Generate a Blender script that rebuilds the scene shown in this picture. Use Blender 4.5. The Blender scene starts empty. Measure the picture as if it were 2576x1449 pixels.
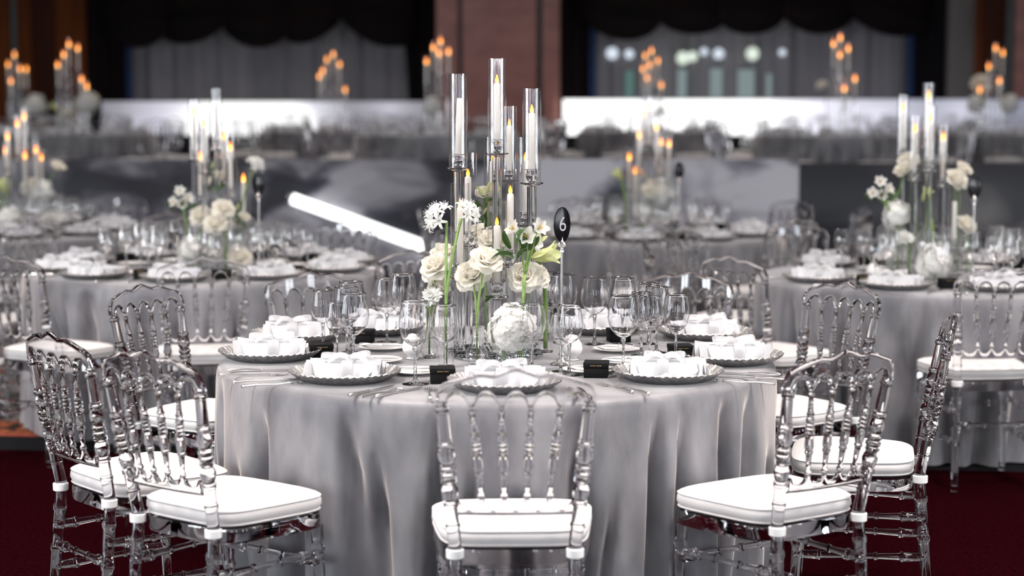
import bpy, bmesh, math, random
from mathutils import Vector, Matrix
SC = bpy.context.scene
C = SC.collection
PI = math.pi
sin, cos = math.sin, math.cos
def R(d): return d * PI / 180
rnd = random.Random(7)

# ------------------------------------------------------------------ camera
CAMZ, F, HZ = 1.57, 4640.0, 270.0
PITCH = math.atan((724.5 - HZ) / F)
SP, CP = sin(PITCH), cos(PITCH)
def ray(px, py):
    a, b = (px - 1288) / F, (724.5 - py) / F
    return Vector((a, CP + b * SP, -SP + b * CP))
def at(px, py, z):                       # the point at height z seen at a pixel
    d = ray(px, py); t = (z - CAMZ) / d.z
    return Vector((d.x * t, d.y * t, z))
def atd(px, py, Y):                      # the point at distance Y seen at a pixel
    d = ray(px, py); t = Y / d.y
    return Vector((d.x * t, Y, CAMZ + d.z * t))
cam = bpy.data.cameras.new('camera'); co = bpy.data.objects.new('camera', cam); C.objects.link(co)
co.location = (0, 0, CAMZ); co.rotation_euler = (PI / 2 - PITCH, 0, 0)
cam.sensor_width = 36; cam.lens = 36 * F / 2576
cam.dof.use_dof = True; cam.dof.focus_distance = 5.78; cam.dof.aperture_fstop = 1.8
cam.clip_end = 200
SC.camera = co

# ------------------------------------------------------------------ materials
def N(nt, t, **kw):
    n = nt.nodes.new(t)
    for k, v in kw.items():
        if k in n.inputs: n.inputs[k].default_value = v
        else: setattr(n, k, v)
    return n
def base(name):
    m = bpy.data.materials.new(name); m.use_nodes = True
    nt = m.node_tree; nt.nodes.clear()
    return m, nt, N(nt, 'ShaderNodeOutputMaterial')
def coords(nt, scale=(1, 1, 1), kind='Object'):
    tc = N(nt, 'ShaderNodeTexCoord'); mp = N(nt, 'ShaderNodeMapping')
    mp.inputs['Scale'].default_value = scale
    nt.links.new(tc.outputs[kind], mp.inputs['Vector']); return mp.outputs[0]
def ramp(nt, fac, stops):
    r = N(nt, 'ShaderNodeValToRGB'); nt.links.new(fac, r.inputs[0])
    e = r.color_ramp.elements
    while len(e) < len(stops): e.new(.5)
    for i, (p, c) in enumerate(stops):
        e[i].position = p; e[i].color = (c[0], c[1], c[2], 1)
    return r.outputs[0]
def mat(name, c1, c2=None, rough=.5, metal=0, scale=(8, 8, 8), bump=0, sheen=0, detail=4, lo=.35, hi=.65, bscale=None, sss=0, spec=.5, trans=0):
    m, nt, out = base(name)
    p = N(nt, 'ShaderNodeBsdfPrincipled'); p.inputs['Roughness'].default_value = rough; p.inputs['Metallic'].default_value = metal
    p.inputs['Specular IOR Level'].default_value = spec
    if sheen:
        p.inputs['Sheen Weight'].default_value = sheen; p.inputs['Sheen Roughness'].default_value = .38; p.inputs['Sheen Tint'].default_value = (1, .93, .90, 1)
    v = coords(nt, scale); n = N(nt, 'ShaderNodeTexNoise', Scale=1.0, Detail=detail); nt.links.new(v, n.inputs['Vector'])
    nt.links.new(ramp(nt, n.outputs[0], [(lo, c1), (hi, c2 or tuple(x * .92 for x in c1))]), p.inputs['Base Color'])
    if bump:
        b = N(nt, 'ShaderNodeBump', Strength=bump, Distance=.004); n2 = n
        if bscale:
            n2 = N(nt, 'ShaderNodeTexNoise', Scale=1.0, Detail=3); nt.links.new(coords(nt, bscale), n2.inputs['Vector'])
        nt.links.new(n2.outputs[0], b.inputs['Height']); nt.links.new(b.outputs[0], p.inputs['Normal'])
    if trans:
        tr = N(nt, 'ShaderNodeBsdfTranslucent'); tr.inputs[0].default_value = (*c1, 1); mx = N(nt, 'ShaderNodeMixShader', Fac=trans)
        nt.links.new(p.outputs[0], mx.inputs[1]); nt.links.new(tr.outputs[0], mx.inputs[2]); nt.links.new(mx.outputs[0], out.inputs[0])
    else: nt.links.new(p.outputs[0], out.inputs[0])
    return m
def thin_glass(name, lo=.05, hi=.85, power=4, tint=(1, 1, 1)):
    m, nt, out = base(name)
    t = N(nt, 'ShaderNodeBsdfTransparent'); t.inputs[0].default_value = (*tint, 1)
    g = N(nt, 'ShaderNodeBsdfGlossy', Roughness=.0); g.inputs[0].default_value = (1, 1, 1, 1)
    lw = N(nt, 'ShaderNodeLayerWeight', Blend=.5)
    pw = N(nt, 'ShaderNodeMath', operation='POWER'); nt.links.new(lw.outputs['Facing'], pw.inputs[0]); pw.inputs[1].default_value = power
    mr = N(nt, 'ShaderNodeMath', operation='MULTIPLY_ADD'); nt.links.new(pw.outputs[0], mr.inputs[0]); mr.inputs[1].default_value = hi - lo; mr.inputs[2].default_value = lo
    mx = N(nt, 'ShaderNodeMixShader'); nt.links.new(mr.outputs[0], mx.inputs[0])
    nt.links.new(t.outputs[0], mx.inputs[1]); nt.links.new(g.outputs[0], mx.inputs[2]); nt.links.new(mx.outputs[0], out.inputs[0])
    return m
def solid_glass(name, ior=1.49, tint=(1, 1, 1), rough=0):
    m, nt, out = base(name)
    g = N(nt, 'ShaderNodeBsdfGlass', IOR=ior, Roughness=rough); g.inputs[0].default_value = (*tint, 1)
    nt.links.new(g.outputs[0], out.inputs[0]); return m
def glow(name, c, s):
    m, nt, out = base(name); e = N(nt, 'ShaderNodeEmission', Strength=s); e.inputs[0].default_value = (*c, 1)
    nt.links.new(e.outputs[0], out.inputs[0]); return m
def flame_mat(name, s):                     # an LED flame: yellow core at the foot, orange tip
    m, nt, out = base(name); e = N(nt, 'ShaderNodeEmission', Strength=s)
    sx = N(nt, 'ShaderNodeSeparateXYZ'); nt.links.new(coords(nt, (1, 1, 40)), sx.inputs[0])
    nt.links.new(ramp(nt, sx.outputs[2], [(.0, (1, .52, .14)), (.45, (1, .34, .05)), (1, (1, .22, .02))]), e.inputs[0])
    nt.links.new(e.outputs[0], out.inputs[0]); return m
def screen_mat(name, stops, scale, loc=(0, 0, 0), strength=1, det=3):
    m, nt, out = base(name); e = N(nt, 'ShaderNodeEmission', Strength=strength)
    tc = N(nt, 'ShaderNodeTexCoord'); mp = N(nt, 'ShaderNodeMapping'); mp.inputs['Scale'].default_value = scale; mp.inputs['Location'].default_value = loc
    nt.links.new(tc.outputs['Object'], mp.inputs[0]); n = N(nt, 'ShaderNodeTexNoise', Scale=1.0, Detail=det); nt.links.new(mp.outputs[0], n.inputs['Vector'])
    nt.links.new(ramp(nt, n.outputs[0], stops), e.inputs[0]); nt.links.new(e.outputs[0], out.inputs[0]); return m
M = {}
M['acrylic'] = solid_glass('clear_acrylic', 1.36, (.992, .992, 1))
M['crystal'] = solid_glass('crystal', 1.5, (.985, .99, 1))
M['shell'] = solid_glass('clear_shell_glass', 1.45, (.995, .995, 1))
M['tube'] = thin_glass('glass_tube', .035, .75, 3.4)
M['bowl'] = thin_glass('wine_glass', .10, .9, 2.3)
M['cushion'] = mat('white_cushion_cloth', (.66, .64, .64), (.62, .60, .60), .85, bump=.25, bscale=(300, 300, 300))
M['strap'] = mat('white_strap', (.9, .9, .9), None, .7)
M['velvet'] = mat('grey_velvet', (.272, .266, .284), (.125, .124, .139), .45, scale=(7, 7, 3), sheen=.8, bump=.3, bscale=(40, 40, 14), detail=6)
M['napkin'] = mat('white_linen', (.67, .67, .69), (.62, .62, .645), .8, bump=.12, bscale=(200, 200, 200))
def ribbon_mat():
    m = mat('sheer_ribbon', (.62, .62, .645), (.50, .50, .52), .3, scale=(300, 300, 300)); nt = m.node_tree
    out = [n for n in nt.nodes if n.type == 'OUTPUT_MATERIAL'][0]; p = [n for n in nt.nodes if n.type == 'BSDF_PRINCIPLED'][0]
    t = N(nt, 'ShaderNodeBsdfTransparent'); mx = N(nt, 'ShaderNodeMixShader', Fac=.42)
    nt.links.new(p.outputs[0], mx.inputs[1]); nt.links.new(t.outputs[0], mx.inputs[2]); nt.links.new(mx.outputs[0], out.inputs[0]); return m
M['ribbon'] = ribbon_mat()
M['charger'] = mat('silvered_glass', (.66, .64, .635), (.42, .41, .41), .24, .7, (60, 60, 60), bump=.5, bscale=(220, 220, 220))
M['china'] = mat('white_china', (.88, .86, .85), None, .12)
M['steel'] = mat('polished_steel', (.88, .87, .87), (.82, .81, .81), .22, 1)
M['black'] = mat('black_card', (.005, .005, .006), None, .7, spec=.2)
M['gold'] = mat('gold_foil', (.75, .5, .2), None, .3, 1)
M['plaque'] = mat('black_acrylic', (.006, .006, .008), None, .22)
M['numeral'] = mat('silver_numeral', (.55, .55, .57), None, .4)
M['wax'] = mat('ivory_wax', (.93, .90, .86), (.90, .86, .81), .45, trans=.25)
M['flame'] = flame_mat('candle_flame', 4.2)
M['petal'] = mat('cream_petal', (.95, .93, .87), (.92, .875, .79), .6, scale=(20, 20, 20), trans=.42)
M['white_petal'] = mat('white_petal', (.94, .94, .93), (.90, .90, .86), .6, scale=(20, 20, 20), trans=.4)
M['green_petal'] = mat('lime_petal', (.80, .83, .48), (.70, .76, .34), .5, scale=(16, 16, 16), trans=.3)
M['leaf'] = mat('dark_leaf', (.055, .12, .025), (.03, .07, .015), .4, scale=(30, 30, 30), trans=.15)
M['stem'] = mat('green_stem', (.20, .32, .08), (.12, .22, .05), .5, scale=(40, 40, 40))
M['anther'] = mat('yellow_speckle', (.55, .38, .06), None, .6)
M['tray'] = mat('mirror_tray', (.62, .66, .68), None, .03, 1)

# ------------------------------------------------------------------ mesh builder
class MB:
    def __init__(s): s.v, s.f = [], []
    def loft(s, loops, close=True, cap0=False, cap1=False):
        n = len(loops[0]); b = len(s.v)
        for l in loops: s.v.extend([tuple(p) for p in l])
        for i in range(len(loops) - 1):
            for j in range(n if close else n - 1):
                k = (j + 1) % n
                s.f.append((b + i * n + j, b + i * n + k, b + (i + 1) * n + k, b + (i + 1) * n + j))
        if cap0: s.f.append(tuple(b + j for j in reversed(range(n))))
        if cap1: s.f.append(tuple(b + (len(loops) - 1) * n + j for j in range(n)))
        return s
    def lathe(s, prof, seg=24, c=(0, 0, 0), cap0=True, cap1=True):
        return s.loft([[(c[0] + r * cos(2 * PI * j / seg), c[1] + r * sin(2 * PI * j / seg), c[2] + z) for j in range(seg)] for r, z in prof], True, cap0, cap1)
    def turned(s, p0, p1, prof, seg=12):            # a lathe along any line; prof = (share of the way, radius)
        p0, p1 = Vector(p0), Vector(p1); d = (p1 - p0); a = d.normalized()
        u = a.cross(Vector((0, 0, 1)) if abs(a.z) < .9 else Vector((0, 1, 0))).normalized(); w = a.cross(u)
        return s.loft([[p0 + d * t + (u * cos(2 * PI * j / seg) + w * sin(2 * PI * j / seg)) * r for j in range(seg)] for t, r in prof], True, True, True)
    def tube(s, pts, r, seg=8, caps=True):
        pts = [Vector(p) for p in pts]; loops = []; u = None
        for i, p in enumerate(pts):
            a = (pts[min(i + 1, len(pts) - 1)] - pts[max(i - 1, 0)]).normalized()
            u = a.orthogonal().normalized() if u is None else (u - a * u.dot(a)).normalized()
            w = a.cross(u); rr = r[i] if isinstance(r, (list, tuple)) else r
            loops.append([p + (u * cos(2 * PI * j / seg) + w * sin(2 * PI * j / seg)) * rr for j in range(seg)])
        return s.loft(loops, True, caps, caps)
    def box(s, x0, x1, y0, y1, z0, z1, b=.002):
        def rc(i, z):
            o = []
            for cx, cy, a0 in ((x1 - b, y1 - b, 0), (x0 + b, y1 - b, 90), (x0 + b, y0 + b, 180), (x1 - b, y0 + b, 270)):
                for k in range(3):
                    a = R(a0 + 45 * k); o.append((cx + (b - i) * cos(a), cy + (b - i) * sin(a), z))
            return o
        return s.loft([rc(b * .999, z0), rc(b * .3, z0 + b * .3), rc(0, z0 + b), rc(0, z1 - b), rc(b * .3, z1 - b * .3), rc(b * .999, z1)], True, True, True)
    def grid(s, rows): return s.loft(rows, False)
    def ball(s, c, r, seg=10, n=6, sz=1):
        return s.loft([[(c[0] + r * sin(PI * i / n) * cos(2 * PI * j / seg), c[1] + r * sin(PI * i / n) * sin(2 * PI * j / seg), c[2] - sz * r * cos(PI * i / n)) for j in range(seg)] for i in [.02] + list(range(1, n)) + [n - .02]], True, True, True)
    def mesh(s, name, m, ang=40, weld=False):
        me = bpy.data.meshes.new(name); me.from_pydata(s.v, [], s.f); me.validate()
        bm = bmesh.new(); bm.from_mesh(me)
        if weld: bmesh.ops.remove_doubles(bm, verts=bm.verts, dist=1e-6)
        bmesh.ops.recalc_face_normals(bm, faces=bm.faces); bm.to_mesh(me); bm.free(); me.update()
        me.shade_smooth()
        if ang < 180: me.set_sharp_from_angle(angle=R(ang))
        me.materials.append(M[m] if isinstance(m, str) else m); return me
    def build(s, name, m, parent=None, loc=None, ang=40): return put(name, s.mesh(name, m, ang), parent, loc)
def put(name, me, parent=None, loc=None, rotz=0):
    o = bpy.data.objects.new(name, me); C.objects.link(o)
    if parent is not None: o.parent = parent
    if loc is not None: o.location = loc
    if rotz: o.rotation_euler.z = rotz
    return o
LABELS = {}
def tag(o, label, cat, group=None):
    o['label'] = label; o['category'] = cat
    if group: o['group'] = group
    return o
def struct(o): o['kind'] = 'structure'; return o
def thing(name, label, cat, loc=(0, 0, 0), rotz=0, group=None):
    o = bpy.data.objects.new(name, None); C.objects.link(o); o.empty_display_size = .05
    o.location = loc; o.rotation_euler = (0, 0, rotz); return tag(o, label, cat, group)
KIDS = {}
def dup(root, loc, rotz=0, label=None, group=None, scale=None):
    def kids(o):
        if o.name not in KIDS: KIDS[o.name] = [c.name for c in o.children]
        return [bpy.data.objects[n] for n in KIDS[o.name]]
    r = root.copy(); C.objects.link(r); r.location = loc; r.rotation_euler = (0, 0, rotz)
    if scale: r.scale = (scale,) * 3
    if label: r['label'] = label
    if group: r['group'] = group
    elif 'group' in r: del r['group']
    for ch in kids(root):
        c = ch.copy(); C.objects.link(c); c.parent = r
        for g in kids(ch):
            d = g.copy(); C.objects.link(d); d.parent = c
    return r
class Stock:                                # builds a thing the first time it is asked for, copies it afterwards
    def __init__(s, make): s.make, s.first = make, None
    def __call__(s, loc, rotz, label, group=None, scale=None):
        if s.first is None:
            s.first = o = s.make(); o.location = loc; o.rotation_euler = (0, 0, rotz); o['label'] = label
            if group: o['group'] = group
            s.scale0 = scale
            if scale: o.scale = (scale,) * 3
            return o
        return dup(s.first, loc, rotz, label, group, scale or 1.0)
# ------------------------------------------------------------------ clear chair with turned spindles
def back_y(z, x, w=.19): return -.195 - max(0, z - .45) * .155 - .018 * (1 - (x / w) ** 2)
POST = [(0, .017), (.16, .017), (.165, .0195), (.18, .0195), (.185, .017), (.30, .0165), (.31, .0205), (.335, .0205), (.345, .016), (.37, .020), (.41, .0225), (.44, .019), (.455, .0155),
        (.47, .021), (.485, .021), (.495, .0165), (.51, .0215), (.53, .0215), (.54, .0165), (.555, .0215), (.575, .0215), (.59, .016), (.62, .0215), (.66, .0225), (.70, .018), (.71, .0205), (.735, .0205), (.745, .0165),
        (.93, .0145), (.94, .018), (.96, .018), (.97, .0145), (1, .0145)]
SPIN = [(0, .005), (.03, .005), (.05, .0095), (.08, .0095), (.10, .006), (.28, .0095), (.29, .012), (.31, .012), (.32, .0095), (.36, .0135), (.44, .0115), (.46, .0125), (.48, .009), (.495, .013), (.515, .013), (.525, .009),
        (.54, .013), (.56, .013), (.57, .009), (.585, .013), (.605, .013), (.615, .009), (.64, .0125), (.68, .0105), (.70, .0085), (.71, .0115), (.73, .0115), (.74, .0085), (.90, .0065), (.915, .0095), (.94, .0095), (.955, .0055), (1, .0055)]
XT = [-.184, -.111, -.037, .037, .111, .184]; XB = [-.150, -.084, -.028, .028, .084, .150]
def rail_mesh(lower):
    mb = MB(); xs_ = XB if lower else XT; xe = .150 if lower else .199; loops = []
    n = 50
    for i in range(n + 1):
        x = -xe + 2 * xe * i / n; a = abs(x); xc = max(-.1999, min(.1999, x))
        u = 1.0
        for k in range(5):
            l, h = xs_[k], xs_[k + 1]; m, hw = (l + h) / 2, (h - l) / 2 - .007
            if abs(x - m) < hw: u = abs(x - m) / hw
        if lower: zb, zt = .548, .592 - .021 * math.sqrt(max(0, 1 - u * u))
        else:
            zb = .826 + .036 * math.sqrt(max(0, 1 - u * u))
            s = min(1, max(0, (.19 - a) / .11)); zt = .894 + .024 * s * s * (3 - 2 * s) + .014 * math.exp(-(a / .030) ** 2) - .004 * math.exp(-((a - .058) / .015) ** 2)
            r = .034
            if a > xe - r: zt -= r - math.sqrt(max(0, r * r - (a - xe + r) ** 2))
            zt = max(zt, zb + .012)
        t = .0092; e = .0095
        prof = [(-t, zb + e * 1.3), (-t, zt - e * 1.3), (-t, zt - e), (-t * .92, zt - e * .45), (-t * .55, zt - e * .1), (0, zt), (t * .55, zt - e * .1), (t * .92, zt - e * .45), (t, zt - e), (t, zt - e * 1.3), (t, zb + e * 1.3), (t, zb + e), (t * .92, zb + e * .45), (t * .5, zb + e * .08), (-t * .5, zb + e * .08), (-t * .92, zb + e * .45), (-t, zb + e)]
        loops.append([(x, back_y(z, xc, .2) + y, z) for y, z in prof])
    return mb.loft(loops, True, True, True)
def outline(inset, n=64, dz=0):
    o = []
    for j in range(n):
        a = 2 * PI * j / n; c, s_ = cos(a), sin(a); p = 5.0
        y = math.copysign(abs(s_) ** (2 / p), s_); x = math.copysign(abs(c) ** (2 / p), c)
        hw = .205 + .022 * y; yy = y * .184 + .008 * (1 if y > 0 else 0) * (1 - x * x)
        o.append((x * (hw - inset), .012 + yy * (1 - inset / .2)))
    return o
def stretcher(mb, a, b, r=.0085):
    mb.turned(a, b, [(0, .008), (.02, .013), (.16, .0145), (.165, .0165), (.185, .0165), (.19, .011), (.36, r), (.37, .0125), (.39, .0125), (.40, r), (.60, r), (.61, .0125), (.63, .0125), (.64, r), (.81, .011), (.815, .0165), (.835, .0165), (.84, .0145), (.98, .013), (1, .008)], 10)
LEG = [(0, .0135), (.05, .0135), (.055, .016), (.075, .016), (.08, .0135), (.55, .0165), (.56, .0195), (.59, .0195), (.60, .0165), (.82, .0175), (.83, .0205), (.86, .0205), (.87, .0175), (1, .0175)]
def make_chair():
    t = thing('spindle_back_chair', '', 'chair')
    rail_mesh(False).build('top_rail', 'acrylic', t, ang=75); rail_mesh(True).build('lower_rail', 'acrylic', t, ang=75)
    for s in (-1, 1):
        MB().turned((s * .152, -.186, .4495), (s * .184, back_y(.83, s * .184, .2), .84), POST, 14).build('back_post', 'acrylic', t)
        MB().turned((s * .168, -.225, .001), (s * .152, -.186, .449), LEG, 12).build('leg', 'acrylic', t)
        MB().turned((s * .190, .190, .001), (s * .183, .168, .404), LEG, 12).build('leg', 'acrylic', t)
    for k in range(1, 5):
        zt, zb = .835, .582
        MB().turned((XB[k], back_y(zb, XB[k], .2), zb), (XT[k], back_y(zt, XT[k], .2), zt), SPIN, 10).build('spindle', 'acrylic', t)
    mb = MB(); o0, o1 = outline(.004), outline(.024)
    mb.loft([[(x, y, z) for x, y in o] for o, z in ((o1, .405), (o0, .405), (outline(.002), .412), (outline(.002), .440), (o0, .446), (outline(.012), .448))], True, True, True)
    mb.build('seat_frame', 'acrylic', t)
    mb = MB()
    pr = [(.05, .4495), (.012, .4495), (.004, .452), (.000, .456), (.004, .459), (-.002, .470), (-.001, .484), (.003, .490), (-.001, .4935), (.004, .497), (.012, .5005), (.035, .506), (.075, .511), (.12, .513), (.16, .5135), (.19, .5135)]
    mb.loft([[(x, y, z) for x, y in outline(i)] for i, z in pr], True, True, True)
    cu = mb.build('seat_cushion', 'cushion', t, ang=70)
    for s in (-1, 1):
        MB().lathe([(.0195, .430), (.0225, .432), (.0230, .452), (.0195, .455)], 16, (s * .153, -.189, 0), False, False).build('strap', 'strap', cu)
    mb = MB(); stretcher(mb, (-.183, .17, .30), (.183, .17, .30)); mb.build('stretcher', 'acrylic', t)
    mb = MB(); stretcher(mb, (-.155, -.203, .27), (.155, -.203, .27)); mb.build('stretcher', 'acrylic', t)
    for s in (-1, 1):
        for z in (.20, .325):
            mb = MB(); stretcher(mb, (s * .160, -.205, z), (s * .187, .178, z)); mb.build('stretcher', 'acrylic', t)
    return t
def make_far_chair():                        # the chairs on the tier are a few pixels across
    t = thing('spindle_back_chair', '', 'chair')
    for nm, lo in (('top_rail', False), ('lower_rail', True)): rail_mesh(lo).build(nm, 'acrylic', t)
    mb = MB()
    for s in (-1, 1): MB().turned((s * .152, -.186, .45), (s * .184, back_y(.83, s * .184, .2), .84), [(0, .017), (.4, .017), (.5, .022), (.7, .02), (1, .015)], 8).build('back_post', 'acrylic', t)
    for k in range(1, 5): MB().turned((XB[k], back_y(.58, XB[k], .2), .58), (XT[k], back_y(.835, XT[k], .2), .835), [(0, .006), (.3, .010), (.6, .013), (1, .006)], 6).build('spindle', 'acrylic', t)
    for s in (-1, 1):
        MB().turned((s * .168, -.225, .001), (s * .152, -.186, .449), [(0, .014), (1, .017)], 8).build('leg', 'acrylic', t)
        MB().turned((s * .190, .190, .001), (s * .183, .168, .404), [(0, .014), (1, .017)], 8).build('leg', 'acrylic', t)
    mb = MB(); mb.loft([[(x, y, z) for x, y in outline(i, 24)] for i, z in ((.05, .41), (.0, .41), (0, .445), (.05, .449))], True, True, True); mb.build('seat_frame', 'acrylic', t)
    mb = MB(); mb.loft([[(x, y, z) for x, y in outline(i, 24)] for i, z in ((.05, .4495), (.004, .4495), (0, .49), (.02, .503), (.1, .512), (.19, .513))], True, True, True); mb.build('seat_cushion', 'cushion', t, ang=70)
    return t
chair, far_chair = Stock(make_chair), Stock(make_far_chair)

# ------------------------------------------------------------------ tableware
def wine_profile(h, rb, foot, stem):
    k = rb
    solid = [(foot, .0), (foot, .0015), (foot * .6, .0035), (foot * .22, .008), (.0052, .016), (.0040, .03), (.0038, stem * .6), (.0045, stem - .012), (.0075, stem - .002), (.0060, stem + .003), (.0015, stem + .0042)]
    b0 = stem + .002; H = h - b0
    sh = [(0.02, .0), (.30, .03), (.62, .12), (.85, .25), (.97, .40), (1.0, .50), (.97, .64), (.90, .80), (.80, .985)]
    return solid, [(k * r, b0 + H * z) for r, z in sh], (k * .80, h)
def make_glass(h, rb, foot, stem, parts, seg):
    def f():
        s, b, (rr, zz) = wine_profile(h, rb, foot, stem)
        t = thing('wine_glass', '', 'wine glass')
        # smooth the bowl profile
        pr = []
        for i in range(len(b) - 1):
            p0, p1, p2, p3 = b[max(i - 1, 0)], b[i], b[i + 1], b[min(i + 2, len(b) - 1)]
            for k in range(3):
                u = k / 3
                pr.append(tuple(.5 * ((2 * p1[q]) + (p2[q] - p0[q]) * u + (2 * p0[q] - 5 * p1[q] + 4 * p2[q] - p3[q]) * u * u + (3 * p1[q] - p0[q] - 3 * p2[q] + p3[q]) * u ** 3) for q in (0, 1)))
        pr.append(b[-1])
        if parts:
            th = .0006; inn = [(max(.0004, r_ - th), z_ + (th * 1.6 if r_ < rb * .7 and z_ < (stem + h) / 2 else 0)) for r_, z_ in reversed(pr)]
            bo = MB().lathe(pr + [(rr - th * .5, zz + .0006)] + inn, seg).build('bowl', 'shell', t, ang=180)
        else: bo = MB().lathe(pr, seg, cap0=True, cap1=False).build('bowl', 'bowl', t, ang=180)
        if not parts: MB().lathe([(rr - .0009, zz - .002), (rr + .0006, zz - .002), (rr + .0008, zz - .0006), (rr, zz), (rr - .0009, zz - .0006)], seg, cap0=False, cap1=False).build('rim', 'crystal', bo)
        if parts:
            MB().lathe(s[:5], 20, cap1=False).build('foot', 'crystal', t, ang=60)
            MB().lathe(s[4:], 12).build('stem', 'crystal', t, ang=180)
        else: MB().lathe(s, 10).build('stem', 'crystal', t, ang=60)
        return t
    return f
GL = {k: Stock(make_glass(*v, True, 28)) for k, v in {'A': (.235, .051, .037, .095), 'B': (.218, .0455, .035, .095), 'C': (.205, .0405, .033, .090)}.items()}
GS = {k: Stock(make_glass(*v, False, 20)) for k, v in {'A': (.235, .051, .037, .095), 'B': (.218, .0455, .035, .095), 'C': (.205, .0405, .033, .090)}.items()}
def make_far_glass():
    s, b, _ = wine_profile(.22, .043, .034, .095)
    t = thing('wine_glass', '', 'wine glass')
    MB().lathe(b, 12, cap1=False).build('bowl', 'bowl', t, ang=180); MB().lathe(s[::2], 6).build('stem', 'crystal', t, ang=60)
    return t
far_glass = Stock(make_far_glass)
def make_charger():
    mb = MB(); seg = 144; loops = []
    for r, z, k in ((.004, .0015, 0), (.11, .0015, 0), (.122, .002, 0), (.140, .010, .5), (.158, .025, 1), (.1665, .0315, 1), (.1645, .0345, 1), (.156, .0285, 1), (.143, .0150, .6), (.134, .0072, .2), (.127, .0052, 0), (.11, .0048, 0), (.003, .0048, 0)):
        loops.append([((r * (1 + k * .012 * cos(24 * 2 * PI * j / seg))) * cos(2 * PI * j / seg), (r * (1 + k * .012 * cos(24 * 2 * PI * j / seg))) * sin(2 * PI * j / seg), z + k * .0022 * cos(48 * 2 * PI * j / seg + 9 * r / .165)) for j in range(seg)])
    o = mb.loft(loops, True, True, True).build('charger_plate', 'charger', ang=60)
    return tag(o, '', 'charger plate')
charger = Stock(make_charger)
def ribbon_strip(mb, path, w, tw=0):
    rows = []
    for i, p in enumerate(path): rows.append([(p[0], p[1] + (k / 3 - .5) * w * .62, p[2] + (k / 3 - .5) * w * .70 + (.0015 if k in (1, 2) else 0)) for k in range(4)])
    # width runs along y; path lies in x-z
    mb.grid(rows)
def make_napkin(v):
    rr = random.Random(v)
    L, D_, H = .222, .085, .056
    def f():
        t = thing('folded_napkin', '', 'napkin')
        mb = MB(); nx = 25; rows = []
        K = 9
        for i in range(nx):
            x = -L / 2 + L * i / (nx - 1); e = abs(x) / (L / 2); row = []
            sp = .0085 + .0045 * e ** 1.5
            for k in range(K):
                y = -(K - 1) / 2 * sp + k * sp
                top = k % 2
                z = (H + .004 * sin(k * 2.1 + v) - .006 * (1 - e) ** 4 + .004 * e * sin(9 * x / L + k)) if top else .004
                if not top and k == 0: y -= .014 * abs(((x / L * 3.2 + .31 * v) % 1) - .5) * 2 * (.3 + e); z = .003
                if top and k == 1: y -= .010 + .004 * sin(14 * x / L + v)
                if top and k == K - 2: y += .006
                row.append((x + (.006 * sin(k * 1.7 + v) * e * (1 if x > 0 else -1)), y, z))
            rows.append(row)
        mb.grid(rows)
        # an inner body closes the ends and the back of the parcel
        mb.box(-L * .485, L * .485, -.022, .034, .003, H * .86, .006)
        # overlapping flap across the front
        rows = []
        for i in range(13):
            u = i / 12; x = -L * .40 + L * .80 * u
            d = .006 * abs(((u * 2.5 + .2 * v) % 1) - .5) * 2
            rows.append([(x, -.047 - d * .4, H * .93), (x + .006, -.0505 - d, H * .55), (x + .012 * (1 - 2 * u), -.053 - d * 2.2, .006 + .016 * abs(((u * 1.5 + .3 * v) % 1) - .5))])
        mb.grid(rows)
        mb.build('cloth', 'napkin', t, ang=25)
        mb = MB(); w = .017; y0, y1, z1 = -.058, .042, H + .004
        path = [(y0, .003), (y0 - .002, .03), (y0 + .005, z1 - .004), (y0 + .018, z1), (0, z1 + .001), (y1 - .01, z1), (y1, z1 - .012), (y1 + .002, .003)]
        off = rr.uniform(-.02, .02)
        mb.grid([[(off - w, y, z), (off, y * 1.01, z), (off + w, y, z)] for y, z in path]).build('ribbon_band', 'ribbon', t, ang=60)
        bow = MB()
        for s in (-1, 1):
            ln = rr.uniform(.055, .085); hh = rr.uniform(.009, .015); pth = []
            for i in range(15):
                a = PI * 2 * i / 14
                pth.append((off + s * (ln * (.5 - .5 * cos(a)) + .002), -.012 + .01 * s, z1 + .004 + hh * .55 + hh * .75 * sin(a) * (.25 + .75 * (.5 - .5 * cos(a))) - hh * .45 * (1 - (.5 - .5 * cos(a)))))
            ribbon_strip(bow, pth, .024)
            ribbon_strip(bow, [(off + s * .05 * q, -.02 - .02 * q, z1 + .004 + .012 * q * (1 - q) * 4) for q in (0, .25, .5, .75, 1, 1.2)], .022)
        bow.ball((off, -.012, z1 + .007), .010, 8, 5, .7)
        bow.build('bow', 'ribbon', t, ang=60)
        return t
    return f
NAP = [Stock(make_napkin(v)) for v in range(5)]
def make_box():
    t = thing('favour_box', '', 'box')
    MB().box(-.036, .036, -.036, .036, 0, .030, .0015).build('box_base', 'black', t); MB().box(-.0375, .0375, -.0375, .0375, .0305, .046, .0015).build('lid', 'black', t)
    mb = MB()
    for x0, w in ((-.016, .004), (-.011, .003), (-.007, .004), (-.002, .003), (.004, .004), (.009, .003), (.013, .004)): mb.box(x0, x0 + w, -.0384, -.0374, .0365, .0385, .0003)
    mb.build('gold_lettering', 'gold', t)
    return t
favour = Stock(make_box)
def make_bread():
    o = MB().lathe([(.002, .0015), (.045, .0015), (.05, .002), (.078, .010), (.0815, .0125), (.080, .0135), (.075, .0118), (.05, .0052), (.045, .0045), (.002, .0045)], 48).build('bread_plate', 'china', ang=60)
    return tag(o, '', 'plate')
bread = Stock(make_bread)
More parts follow.
